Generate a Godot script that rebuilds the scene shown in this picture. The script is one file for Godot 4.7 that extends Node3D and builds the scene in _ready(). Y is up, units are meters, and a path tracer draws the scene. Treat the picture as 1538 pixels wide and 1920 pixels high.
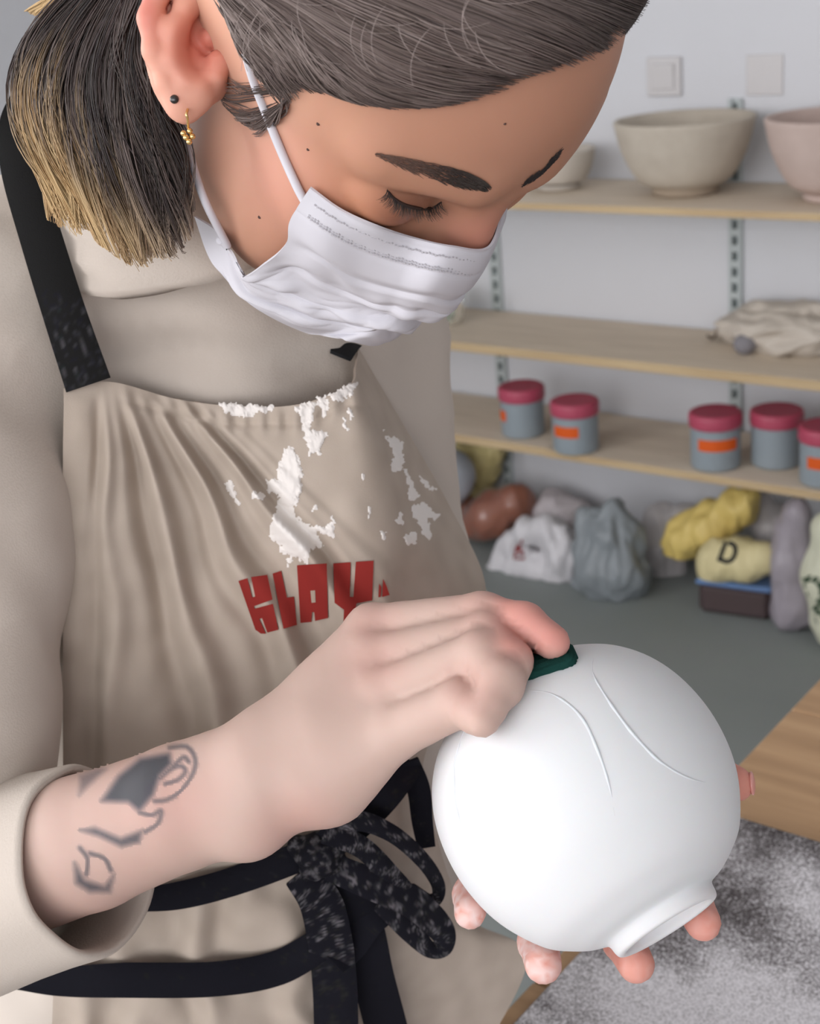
extends Node3D
# A potter in a white face mask sponges the seams of a cast vase in a small studio with shelves behind.

const FPX := 2690.0                       # focal length in pixels of a 1538 x 1920 frame
var cam_basis := Basis()
var cam_pos := Vector3(0, 1.45, 0)
var used := {}
var mats := {}
var noise_a := FastNoiseLite.new()
var noise_r := FastNoiseLite.new()
var noise_c := FastNoiseLite.new()
var body_sd := []

func _ready() -> void:
	cam_basis = Basis(Vector3.UP, deg_to_rad(39)) * Basis(Vector3.RIGHT, deg_to_rad(-21)) * Basis(Vector3.BACK, deg_to_rad(-5))
	var cam := Camera3D.new()
	cam.name = "camera"
	var lens := CameraAttributesPhysical.new()
	lens.frustum_focal_length = 12.0 * FPX / 960.0
	lens.frustum_focus_distance = 0.53
	lens.frustum_near = 0.05
	lens.frustum_far = 60.0
	lens.exposure_aperture = 13.0
	cam.attributes = lens
	add_child(cam)
	cam.transform = Transform3D(cam_basis, cam_pos)
	cam.current = true
	var we := WorldEnvironment.new()
	we.name = "environment"
	var env := Environment.new()
	env.background_mode = Environment.BG_SKY
	var sky := Sky.new()
	var sm := ProceduralSkyMaterial.new()
	sm.sky_top_color = Color(0.72, 0.80, 0.92)
	sm.sky_horizon_color = Color(0.90, 0.92, 0.95)
	sm.ground_bottom_color = Color(0.32, 0.32, 0.31)
	sm.ground_horizon_color = Color(0.55, 0.55, 0.54)
	sky.sky_material = sm
	env.sky = sky
	env.background_energy_multiplier = 1.2
	env.tonemap_mode = Environment.TONE_MAPPER_LINEAR
	env.tonemap_exposure = 1.16
	env.sdfgi_enabled = true
	env.ssao_enabled = true
	env.ssil_enabled = true
	we.environment = env
	add_child(we)
	daylight("window_daylight", Vector3(0.35, 1.75, 2.93), Vector3(0, 0, -1), Vector2(4.6, 1.7), 9.3, Color(1.0, 0.985, 0.985))
	daylight("window_daylight", Vector3(-2.93, 1.75, 1.2), Vector3(1, 0, 0), Vector2(3.0, 1.7), 7.3, Color(1.0, 0.985, 0.985))
	noise_a.seed = 3; noise_a.noise_type = FastNoiseLite.TYPE_SIMPLEX_SMOOTH; noise_a.frequency = 1.0; noise_a.fractal_type = FastNoiseLite.FRACTAL_NONE
	noise_r.seed = 8; noise_r.noise_type = FastNoiseLite.TYPE_SIMPLEX_SMOOTH; noise_r.frequency = 1.0; noise_r.fractal_type = FastNoiseLite.FRACTAL_RIDGED; noise_r.fractal_octaves = 2
	noise_c.seed = 5; noise_c.noise_type = FastNoiseLite.TYPE_CELLULAR; noise_c.frequency = 1.0; noise_c.cellular_return_type = FastNoiseLite.RETURN_DISTANCE; noise_c.fractal_type = FastNoiseLite.FRACTAL_NONE
	for f in [make_materials, build_room, build_shelves, build_table, build_person, build_vase, build_shelf_things, build_floor_things]: f.call()

func daylight(called: String, where: Vector3, towards: Vector3, size: Vector2, energy: float, color: Color) -> void:
	var l := AreaLight3D.new()
	l.name = numbered(called)
	l.area_size = size
	l.light_energy = energy
	l.light_color = color
	l.area_range = 14.0
	l.area_attenuation = 2.0
	l.shadow_enabled = true
	add_child(l)
	l.look_at_from_position(where, where + towards, Vector3.UP)

# ---------------------------------------------------------------- helpers
func at(x: float, y: float, d: float) -> Vector3:        # point seen at pixel x, y at distance d along the view axis
	return cam_pos + cam_basis * Vector3((x - 769.0) / FPX * d, -(y - 960.0) / FPX * d, -d)

func pix(p: Vector3) -> Vector3:
	var q := cam_basis.inverse() * (p - cam_pos)
	return Vector3(769.0 + FPX * q.x / -q.z, 960.0 - FPX * q.y / -q.z, -q.z)

func numbered(called: String) -> String:
	var n: int = used.get(called, 0)
	used[called] = n + 1
	return called if n == 0 else "%s_%03d" % [called, n]

func tag(o: Node, label := "", category := "", group := "", kind := "") -> void:
	if label: o.set_meta("label", label)
	if category: o.set_meta("category", category)
	if group: o.set_meta("group", group)
	if kind: o.set_meta("kind", kind)

func thing(called: String, label: String, category: String, where := Vector3.ZERO, group := "") -> Node3D:
	var o := Node3D.new()
	o.name = numbered(called)
	add_child(o)
	o.position = where
	tag(o, label, category, group)
	return o

func part(called: String, m: Mesh, mat: Material, parent: Node = self) -> MeshInstance3D:
	var o := MeshInstance3D.new()
	o.name = numbered(called) if parent == self else called
	o.mesh = m
	o.material_override = null
	for i in m.get_surface_count():
		o.set_surface_override_material(i, mat)
	parent.add_child(o, true)
	return o

func struct(called: String, m: Mesh, mat: Material) -> MeshInstance3D:
	var o := part(called, m, mat)
	o.set_meta("kind", "structure")
	return o

func mat(c: Color, rough := 0.8, spec := 0.5) -> StandardMaterial3D:
	var m := StandardMaterial3D.new()
	m.albedo_color = c
	m.roughness = rough
	m.metallic_specular = spec
	return m

func noise_tex(freq: float, a: Color, b: Color, octaves := 4, seed_ := 1, size := 512, normal := false, bump := 4.0, kind := FastNoiseLite.TYPE_SIMPLEX_SMOOTH) -> NoiseTexture2D:
	var t := NoiseTexture2D.new()
	var n := FastNoiseLite.new()
	n.noise_type = kind
	n.frequency = freq
	n.fractal_octaves = octaves
	n.seed = seed_
	t.noise = n
	t.width = size
	t.height = size
	t.seamless = true
	if normal:
		t.as_normal_map = true
		t.bump_strength = bump
	else:
		var g := Gradient.new()
		g.set_color(0, a)
		g.set_color(1, b)
		t.color_ramp = g
	return t

func tri(m: StandardMaterial3D, scale_: Vector3) -> StandardMaterial3D:
	m.uv1_triplanar = true
	m.uv1_world_triplanar = true
	m.uv1_scale = scale_
	return m

# A mesh under construction: indexed triangles with normals, colours and texture coordinates.
class MB:
	var v := PackedVector3Array()
	var n := PackedVector3Array()
	var c := PackedColorArray()
	var t := PackedVector2Array()
	var i := PackedInt32Array()
	func add(p: Vector3, q := Vector3.UP, col := Color.WHITE, uv := Vector2.ZERO) -> int:
		v.append(p); n.append(q); c.append(col); t.append(uv)
		return v.size() - 1
	func tri(a: int, b: int, d: int) -> void:
		i.append(a); i.append(b); i.append(d)
	func quad(a: int, b: int, d: int, e: int) -> void:
		i.append(a); i.append(b); i.append(d)
		i.append(a); i.append(d); i.append(e)
	func flat(a: Vector3, b: Vector3, d: Vector3, e: Vector3, out: Vector3, col := Color.WHITE) -> void:   # a quad with its own corners, turned to face out
		var q := (b - a).cross(e - a).normalized()
		if q.dot(out) < 0.0: q = -q
		var k := add(a, q, col, Vector2(0, 0)); add(b, q, col, Vector2(1, 0)); add(d, q, col, Vector2(1, 1)); add(e, q, col, Vector2(0, 1))
		if (b - a).cross(d - a).dot(q) > 0.0: quad(k, k + 3, k + 2, k + 1)
		else: quad(k, k + 1, k + 2, k + 3)
	func smooth() -> void:                                # normals from the triangles; then triangles turned clockwise about them
		for k in n.size(): n[k] = Vector3.ZERO
		for k in range(0, i.size(), 3):
			var a := i[k]; var b := i[k + 1]; var d := i[k + 2]
			var q := (v[d] - v[a]).cross(v[b] - v[a])
			n[a] += q; n[b] += q; n[d] += q
		for k in n.size(): n[k] = n[k].normalized()
	func flip() -> void:
		for k in range(0, i.size(), 3):
			var a := i[k + 1]
			i[k + 1] = i[k + 2]
			i[k + 2] = a
	func append(o: MB) -> void:
		var base := v.size()
		v.append_array(o.v); n.append_array(o.n); c.append_array(o.c); t.append_array(o.t)
		for k in o.i: i.append(k + base)
	func moved(x: Transform3D) -> MB:
		for k in v.size():
			v[k] = x * v[k]
			n[k] = (x.basis * n[k]).normalized()
		return self
	func done(colors := false) -> ArrayMesh:
		var a := []
		a.resize(Mesh.ARRAY_MAX)
		a[Mesh.ARRAY_VERTEX] = v
		a[Mesh.ARRAY_NORMAL] = n
		if colors: a[Mesh.ARRAY_COLOR] = c
		a[Mesh.ARRAY_TEX_UV] = t
		a[Mesh.ARRAY_INDEX] = i
		var m := ArrayMesh.new()
		m.add_surface_from_arrays(Mesh.PRIMITIVE_TRIANGLES, a)
		return m

func box(m: MB, c: Vector3, s: Vector3, bev := 0.0, b := Basis()) -> MB:           # a box with chamfered edges
	var h := s * 0.5
	bev = minf(bev, minf(h.x, minf(h.y, h.z)) * 0.9)
	for ax in 3:
		for sg in [-1.0, 1.0]:
			var u := (ax + 1) % 3
			var w := (ax + 2) % 3
			var q := Vector3.ZERO
			q[ax] = sg
			var pts := []
			for k in [[-1, -1], [1, -1], [1, 1], [-1, 1]]:
				var p := Vector3.ZERO
				p[ax] = sg * h[ax]
				p[u] = k[0] * (h[u] - bev)
				p[w] = k[1] * (h[w] - bev)
				pts.append(c + b * p)
			m.flat(pts[0], pts[1], pts[2], pts[3], b * q)
	if bev > 0.0:
		for ax in 3:
			var u := (ax + 1) % 3
			var w := (ax + 2) % 3
			for su in [-1.0, 1.0]:
				for sw in [-1.0, 1.0]:
					var pts := []
					for k in [[-1, 0], [1, 0], [1, 1], [-1, 1]]:
						var p := Vector3.ZERO
						p[ax] = k[0] * (h[ax] - bev)
						p[u] = su * (h[u] - (bev if k[1] else 0.0))
						p[w] = sw * (h[w] - (0.0 if k[1] else bev))
						pts.append(c + b * p)
					var q := Vector3.ZERO
					q[u] = su; q[w] = sw
					m.flat(pts[0], pts[1], pts[2], pts[3], b * q)
		for sx in [-1.0, 1.0]:
			for sy in [-1.0, 1.0]:
				for sz in [-1.0, 1.0]:
					var k := Vector3(sx, sy, sz)
					var q := b * k.normalized()
					var a0 := c + b * (k * Vector3(h.x, h.y - bev, h.z - bev))
					var a1 := c + b * (k * Vector3(h.x - bev, h.y, h.z - bev))
					var a2 := c + b * (k * Vector3(h.x - bev, h.y - bev, h.z))
					var i0 := m.add(a0, q); m.add(a1, q); m.add(a2, q)
					if (a1 - a0).cross(a2 - a0).dot(q) > 0.0: m.tri(i0, i0 + 2, i0 + 1)
					else: m.tri(i0, i0 + 1, i0 + 2)
	return m

func lathe(profile: Array, x: Transform3D, seg := 64, wob := 0.0, seed_ := 0.0) -> MB:   # profile of Vector2(radius, height) round the y axis of x, from outside bottom
	var m := MB.new()
	var cnt := profile.size()
	for j in seg + 1:
		var a := TAU * j / seg
		var k := 1.0
		if wob > 0.0: k += wob * noise_a.get_noise_3d(cos(a) * 1.1 + seed_, sin(a) * 1.1, seed_ * 3.0)
		for q in cnt:
			var p: Vector2 = profile[q]
			m.add(x * Vector3(p.x * cos(a) * k, p.y, p.x * sin(a) * k), Vector3.UP, Color.WHITE, Vector2(float(j) / seg, float(q) / (cnt - 1)))
	for j in seg:
		for q in cnt - 1:
			var a := j * cnt + q
			m.quad(a, a + 1, a + cnt + 1, a + cnt)
	# weld normals along the seam
	m.smooth()
	for q in cnt:
		var s := (m.n[q] + m.n[seg * cnt + q]).normalized()
		m.n[q] = s
		m.n[seg * cnt + q] = s
	return m

func spline(pts: Array, u: float) -> Vector3:             # Catmull-Rom through Vector3 points, u 0..1
	var k := pts.size() - 1
	var f := clampf(u, 0.0, 1.0) * k
	var s := mini(int(f), k - 1)
	f -= s
	var b: Vector3 = pts[s]
	var c: Vector3 = pts[s + 1]
	var a: Vector3 = pts[s - 1] if s > 0 else b * 2.0 - c
	var d: Vector3 = pts[s + 2] if s + 2 <= k else c * 2.0 - b
	return 0.5 * (2.0 * b + (c - a) * f + (2.0 * a - 5.0 * b + 4.0 * c - d) * f * f + (3.0 * b - a - 3.0 * c + d) * f * f * f)

func tube(m: MB, pts: Array, radii: Array, sides := 10, steps := 24, caps := true, col := Color.WHITE, flat_ := 1.0, side_dir := Vector3.ZERO) -> MB:   # a swept tube; radii spread along it; flat_ squashes it across side_dir
	var base := m.v.size()
	var up := side_dir
	var rn := radii.size() - 1
	for j in steps + 1:
		var u := float(j) / steps
		var p := spline(pts, u)
		var t := (spline(pts, minf(u + 0.01, 1.0)) - spline(pts, maxf(u - 0.01, 0.0))).normalized()
		if up == Vector3.ZERO: up = t.cross(Vector3(0.31, 0.2, 0.93)).normalized()
		var ref := side_dir if side_dir != Vector3.ZERO else up
		var a := (ref - t * ref.dot(t)).normalized()
		up = a
		var b := t.cross(a)
		var fr := u * rn
		var ri := mini(int(fr), maxi(rn - 1, 0))
		var r: float = lerpf(radii[ri], radii[mini(ri + 1, rn)], fr - ri)
		for k in sides + 1:
			var th := TAU * k / sides
			var off := a * cos(th) * r + b * sin(th) * r * flat_
			var nn := (a * cos(th) * flat_ + b * sin(th)).normalized()
			m.add(p + off, nn, col, Vector2(float(k) / sides, u))
	for j in steps:
		for k in sides:
			var a := base + j * (sides + 1) + k
			m.quad(a, a + sides + 1, a + sides + 2, a + 1)
	if caps:
		for e in 2:
			var j := 0 if e == 0 else steps
			var p := spline(pts, float(e))
			var t := (spline(pts, 0.02) - spline(pts, 0.0)).normalized() * -1.0 if e == 0 else (spline(pts, 1.0) - spline(pts, 0.98)).normalized()
			var c0 := m.add(p, t, col, Vector2(0.5, e))
			for k in sides:
				var a := base + j * (sides + 1) + k
				var i0 := m.add(m.v[a], t, col, m.t[a])
				var i1 := m.add(m.v[a + 1], t, col, m.t[a + 1])
				if e == 0: m.tri(c0, i0, i1)
				else: m.tri(c0, i1, i0)
	return m

# A sheet from control points: rows of Vector3 (world points), splined both ways, nu x nv cells, given thickness; bump(u, v) lifts it along its normal, col(u, v) colours it.
func sheet(rows: Array, nu: int, nv: int, thick: float, bump = null, col = null) -> MB:
	var p := PackedVector3Array()
	p.resize((nu + 1) * (nv + 1))
	for iu in nu + 1:
		var u := float(iu) / nu
		var line := []
		for r in rows: line.append(spline(r, u))
		for iv in nv + 1:
			p[iu * (nv + 1) + iv] = spline(line, float(iv) / nv)
	return grid_shell(p, nu, nv, thick, bump, col)

func grid_normals(p: PackedVector3Array, nu: int, nv: int) -> PackedVector3Array:
	var w := nv + 1
	var q := PackedVector3Array()
	q.resize(p.size())
	for iu in nu + 1:
		for iv in nv + 1:
			var du := p[mini(iu + 1, nu) * w + iv] - p[maxi(iu - 1, 0) * w + iv]
			var dv := p[iu * w + mini(iv + 1, nv)] - p[iu * w + maxi(iv - 1, 0)]
			q[iu * w + iv] = dv.cross(du).normalized()
	return q

func grid_shell(p: PackedVector3Array, nu: int, nv: int, thick: float, bump = null, col = null) -> MB:
	var w := nv + 1
	var nn := grid_normals(p, nu, nv)
	if (cam_pos - p[(nu / 2) * w + nv / 2]).dot(nn[(nu / 2) * w + nv / 2]) < 0.0:
		for k in nn.size(): nn[k] = -nn[k]
	if bump != null:
		for iu in nu + 1:
			for iv in nv + 1:
				p[iu * w + iv] += nn[iu * w + iv] * float(bump.call(float(iu) / nu, float(iv) / nv))
		var n2 := grid_normals(p, nu, nv)
		for k in nn.size(): nn[k] = n2[k] if n2[k].dot(nn[k]) > 0.0 else -n2[k]
	var m := MB.new()
	for side in (2 if thick > 0.0 else 1):
		for iu in nu + 1:
			for iv in nv + 1:
				var k := iu * w + iv
				m.add(p[k] - nn[k] * (thick * side), nn[k] * (1.0 - 2.0 * side), col.call(float(iu) / nu, float(iv) / nv) if col != null else Color.WHITE, Vector2(float(iu) / nu, float(iv) / nv))
	var half := (nu + 1) * w
	var a0 := p[w] - p[0]
	var flipq := 0.0
	for k in [0, (nu / 2) * w + nv / 2]:
		var kk: int = mini(k, (nu - 1) * w + nv - 1)
		if kk % w == nv: kk -= 1
		flipq += (p[kk + w] - p[kk]).cross(p[kk + 1] - p[kk]).dot(nn[kk])
	for iu in nu:
		for iv in nv:
			var k := iu * w + iv
			if flipq > 0.0: m.quad(k, k + 1, k + w + 1, k + w)
			else: m.quad(k, k + w, k + w + 1, k + 1)
			if thick > 0.0:
				var h := half + k
				if flipq > 0.0: m.quad(h, h + w, h + w + 1, h + 1)
				else: m.quad(h, h + 1, h + w + 1, h + w)
	if thick > 0.0:
		var rim := PackedInt32Array()
		for iu in nu + 1: rim.append(iu * w)
		for iv in range(1, nv + 1): rim.append(nu * w + iv)
		for iu in range(nu - 1, -1, -1): rim.append(iu * w + nv)
		for iv in range(nv - 1, -1, -1): rim.append(iv)
		for k in rim.size() - 1:
			var a := rim[k]
			var b := rim[k + 1]
			var mid := (p[a] + p[b]) * 0.5
			var t := (p[b] - p[a]).normalized()
			var out := t.cross(nn[a])
			if flipq < 0.0: out = -out
			m.flat(p[a], p[b], p[b] - nn[b] * thick, p[a] - nn[a] * thick, out, m.c[a])
	return m

func gauss(x: float, s: float) -> float:
	return exp(-x * x / (2.0 * s * s))

func sstep(a: float, b: float, x: float) -> float:
	var t := clampf((x - a) / (b - a), 0.0, 1.0)
	return t * t * (3.0 - 2.0 * t)

# ---------------------------------------------------------------- shapes from distance fields, meshed as surface nets
class Field:
	var kind := PackedInt32Array()        # 0 round cone, 1 ellipsoid, 2 round cone squashed along an axis
	var a := PackedVector3Array()
	var b := PackedVector3Array()
	var r := PackedVector2Array()
	var k := PackedFloat32Array()
	var op := PackedInt32Array()          # 0 joins, 1 cuts away
	var rot := []
	func cone(p: Vector3, q: Vector3, r0: float, r1: float, soft := 0.004, cut := 0) -> void:
		kind.append(0); a.append(p); b.append(q); r.append(Vector2(r0, r1)); k.append(soft); op.append(cut); rot.append(null)
	func ball(p: Vector3, radii: Vector3, soft := 0.004, cut := 0, basis = null) -> void:
		kind.append(1); a.append(p); b.append(radii); r.append(Vector2.ZERO); k.append(soft); op.append(cut); rot.append(basis)
	func chain(pts: Array, radii: Array, soft := 0.004) -> void:
		for j in pts.size() - 1: cone(pts[j], pts[j + 1], radii[j], radii[j + 1], soft)
	func one(j: int, p: Vector3) -> float:
		if kind[j] == 0:
			var pa := p - a[j]
			var ba := b[j] - a[j]
			var h := clampf(pa.dot(ba) / maxf(ba.dot(ba), 1e-12), 0.0, 1.0)
			return (pa - ba * h).length() - lerpf(r[j].x, r[j].y, h)
		var q := p - a[j]
		if rot[j] != null: q = q * (rot[j] as Basis)
		var e := q / b[j]
		var k0 := e.length()
		if k0 < 1e-5: return -minf(b[j].x, minf(b[j].y, b[j].z))
		return k0 * (k0 - 1.0) / (e / b[j]).length()
	func over(p: Vector3, ids: PackedInt32Array) -> float:
		var d := 1e9
		for j in ids:
			var e := one(j, p)
			var s := k[j]
			if op[j] == 0:
				var h := maxf(s - absf(d - e), 0.0) / s
				d = minf(d, e) - h * h * s * 0.25
			else:
				e = -e
				var h := maxf(s - absf(d - e), 0.0) / s
				d = maxf(d, e) + h * h * s * 0.25
		return d
	func all() -> PackedInt32Array:
		return PackedInt32Array(range(kind.size()))
	func near(c: Vector3, reach: float) -> PackedInt32Array:
		var e := PackedFloat32Array()
		var low := 1e9
		for j in kind.size():
			e.append(one(j, c))
			if op[j] == 0: low = minf(low, e[j])
		var ids := PackedInt32Array()
		for j in kind.size():
			if e[j] < (low if op[j] == 0 else 0.0) + 2.0 * reach + k[j]: ids.append(j)
		return ids
	func mesh(lo: Vector3, hi: Vector3, cell: float) -> MB:
		const S := 6
		var nb := Vector3i(((hi - lo) / (cell * S)).ceil())
		var n := nb * S + Vector3i.ONE
		var val := PackedFloat32Array()
		val.resize(n.x * n.y * n.z)
		val.fill(1.0)
		var live := []
		var blocks := {}
		for bx in nb.x:
			for by in nb.y:
				for bz in nb.z:
					var c := lo + (Vector3(bx, by, bz) + Vector3.ONE * 0.5) * (S * cell)
					var reach := cell * (S * 0.5 + 1.5) * 1.7321
					var ids := near(c, reach)
					var d := over(c, ids) if ids.size() else 1.0
					var b0 := Vector3i(bx, by, bz) * S
					var e := Vector3i(S + (1 if bx == nb.x - 1 else 0), S + (1 if by == nb.y - 1 else 0), S + (1 if bz == nb.z - 1 else 0))
					if absf(d) > reach * 1.35:
						if d < 0.0:
							for x in e.x:
								for y in e.y:
									for z in e.z:
										val[((b0.x + x) * n.y + b0.y + y) * n.z + b0.z + z] = d
						continue
					live.append(b0)
					blocks[b0 / S] = ids
					for x in e.x:
						for y in e.y:
							for z in e.z:
								val[((b0.x + x) * n.y + b0.y + y) * n.z + b0.z + z] = over(lo + Vector3(b0.x + x, b0.y + y, b0.z + z) * cell, ids)
		var m := MB.new()
		var at := {}
		var sx := n.y * n.z
		var sy := n.z
		var off := [0, sx, sy, sx + sy, 1, sx + 1, sy + 1, sx + sy + 1]
		for b0 in live:
			var ids: PackedInt32Array = blocks[b0 / S]
			for x in S:
				for y in S:
					for z in S:
						var i0: int = ((b0.x + x) * n.y + b0.y + y) * n.z + b0.z + z
						var mask := 0
						for q in 8:
							if val[i0 + off[q]] < 0.0: mask |= 1 << q
						if mask == 0 or mask == 255: continue
						var p := Vector3.ZERO
						var cnt := 0
						for q in 8:
							for ax in [1, 2, 4]:
								if q & ax: continue
								var w: int = q | ax
								if ((mask >> q) & 1) == ((mask >> w) & 1): continue
								var va := val[i0 + off[q]]
								var vb := val[i0 + off[w]]
								var f := va / (va - vb)
								var e := Vector3(q & 1, (q >> 1) & 1, (q >> 2) & 1)
								if ax == 1: e.x = f
								elif ax == 2: e.y = f
								else: e.z = f
								p += e
								cnt += 1
						p = lo + (Vector3(b0.x + x, b0.y + y, b0.z + z) + p / cnt) * cell
						var d0 := over(p, ids)
						var h := cell * 0.25
						var g := Vector3(over(p + Vector3(h, 0, 0), ids) - d0, over(p + Vector3(0, h, 0), ids) - d0, over(p + Vector3(0, 0, h), ids) - d0)
						g = g.normalized()
						at[i0] = m.add(p - g * clampf(d0, -cell, cell), g)
		for i0 in at:
			var v0 := val[i0] < 0.0
			for ax in 3:
				var o: int = [sx, sy, 1][ax]
				if v0 == (val[i0 + o] < 0.0): continue
				var u: int = [sy, 1, sx][ax]
				var w: int = [1, sx, sy][ax]
				if not (at.has(i0 - u) and at.has(i0 - w) and at.has(i0 - u - w)): continue
				var q0: int = at[i0]
				var q1: int = at[i0 - u]
				var q2: int = at[i0 - u - w]
				var q3: int = at[i0 - w]
				if v0: m.quad(q0, q3, q2, q1)
				else: m.quad(q0, q1, q2, q3)
		return m
	func trace(from: Vector3, to: Vector3, t0: float, t1: float) -> Vector3:      # first hit along the ray, else the closest pass
		var d := (to - from).normalized()
		var ids := all()
		var t := t0
		var best := t0
		var low := 1e9
		while t < t1:
			var e := over(from + d * t, ids)
			if e < low:
				low = e
				best = t
			if e < 0.0002: break
			t += maxf(e * 0.8, 0.0004)
		return from + d * best

# ---------------------------------------------------------------- materials
func make_materials() -> void:
	var w := mat(Color(0.84, 0.845, 0.86), 0.92, 0.3)
	w.normal_enabled = true
	w.normal_texture = noise_tex(0.02, Color.BLACK, Color.WHITE, 5, 2, 512, true, 1.2)
	w.normal_scale = 0.35
	mats.wall = tri(w, Vector3.ONE * 1.4)
	mats.ceiling = mat(Color(0.88, 0.88, 0.88), 0.95, 0.2)
	var f := mat(Color.WHITE, 0.55, 0.4)
	f.albedo_texture = noise_tex(0.006, Color(0.52, 0.545, 0.535), Color(0.56, 0.58, 0.57), 5, 4)
	f.roughness_texture = noise_tex(0.01, Color(0.5, 0.5, 0.5), Color(0.75, 0.75, 0.75), 4, 6)
	f.roughness = 1.0
	mats.floor = tri(f, Vector3.ONE * 0.6)
	mats.wood = wood_mat(Color(0.82, 0.765, 0.69), Color(0.89, 0.835, 0.76), 11, 0.7)
	mats.wood_edge = wood_mat(Color(0.72, 0.62, 0.48), Color(0.80, 0.71, 0.56), 12, 0.7)
	mats.table_wood = wood_mat(Color(0.64, 0.505, 0.37), Color(0.75, 0.61, 0.46), 14, 0.5)
	mats.steel = mat(Color(0.72, 0.75, 0.75), 0.45, 0.5)
	mats.dark_gap = mat(Color(0.42, 0.45, 0.45), 0.8, 0.3)
	mats.plastic_white = mat(Color(0.80, 0.79, 0.79), 0.4, 0.5)
	mats.frame = mat(Color(0.85, 0.85, 0.85), 0.5, 0.5)
	var g := mat(Color(1, 1, 1, 0.05), 0.02, 0.5)
	g.transparency = BaseMaterial3D.TRANSPARENCY_ALPHA
	mats.pane = g

func wood_mat(a: Color, b: Color, seed_: int, rough: float) -> StandardMaterial3D:
	var m := mat(Color.WHITE, rough, 0.4)
	m.albedo_texture = noise_tex(0.012, a, b, 5, seed_)
	m.normal_enabled = true
	m.normal_texture = noise_tex(0.03, Color.BLACK, Color.WHITE, 4, seed_ + 20, 512, true, 2.0)
	m.normal_scale = 0.25
	return tri(m, Vector3(0.5, 6.0, 6.0))

# ---------------------------------------------------------------- the room
func wall_with_hole(lo: Vector3, hi: Vector3, ax: int, a0: float, a1: float, y0: float, y1: float) -> MB:   # a slab from lo to hi with a window opening along axis ax
	var m := MB.new()
	for k in [[lo[ax], a0, lo.y, hi.y], [a1, hi[ax], lo.y, hi.y], [a0, a1, lo.y, y0], [a0, a1, y1, hi.y]]:
		var p := lo
		var q := hi
		p[ax] = k[0]; q[ax] = k[1]; p.y = k[2]; q.y = k[3]
		box(m, (p + q) * 0.5, q - p)
	return m

func slab(lo: Vector3, hi: Vector3) -> MB:
	return box(MB.new(), (lo + hi) * 0.5, hi - lo)

func build_room() -> void:
	struct("floor", slab(Vector3(-3.2, -0.2, -3.2), Vector3(3.2, 0.0, 3.2)).done(), mats.floor)
	struct("ceiling", slab(Vector3(-3.2, 2.8, -3.2), Vector3(3.2, 3.0, 3.2)).done(), mats.ceiling)
	struct("wall_back", slab(Vector3(-3.2, 0.0, -3.2), Vector3(3.2, 2.8, -3.0)).done(), mats.wall)
	struct("wall_right", slab(Vector3(3.0, 0.0, -3.0), Vector3(3.2, 2.8, 3.0)).done(), mats.wall)
	struct("wall_front", wall_with_hole(Vector3(-3.2, 0.0, 3.0), Vector3(3.2, 2.8, 3.2), 0, -2.0, 2.7, 0.85, 2.65).done(), mats.wall)
	struct("wall_left", wall_with_hole(Vector3(-3.2, 0.0, -3.0), Vector3(-3.0, 2.8, 3.0), 2, -0.4, 2.8, 0.85, 2.65).done(), mats.wall)
	window("window_1", 0, Vector3(0.35, 1.75, 3.1), 4.7, 1.8)
	window("window_2", 2, Vector3(-3.1, 1.75, 1.2), 3.2, 1.8)

func window(called: String, ax: int, c: Vector3, wide: float, high: float) -> void:
	var o := Node3D.new()
	o.name = called
	add_child(o)
	o.set_meta("kind", "structure")
	var across := Vector3.RIGHT if ax == 0 else Vector3.BACK
	var depth := Vector3.BACK if ax == 0 else Vector3.RIGHT
	var f := MB.new()
	for s in [-1.0, 1.0]:
		box(f, c + across * s * (wide * 0.5 - 0.03), across * 0.06 + Vector3.UP * high + depth * 0.08, 0.008)
		box(f, c + Vector3.UP * s * (high * 0.5 - 0.03), across * (wide - 0.12) + Vector3.UP * 0.06 + depth * 0.08, 0.008)
	for k in [-1.0, 0.0, 1.0]:
		box(f, c + across * k * wide * 0.25, across * 0.05 + Vector3.UP * (high - 0.12) + depth * 0.07, 0.008)
	part("window_frame", f.done(), mats.frame, o)
	for k in 4:
		var g := MB.new()
		box(g, c + across * (k - 1.5) * wide * 0.25, across * (wide * 0.25 - 0.08) + Vector3.UP * (high - 0.13) + depth * 0.006)
		part("pane", g.done(), mats.pane, o)

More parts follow.
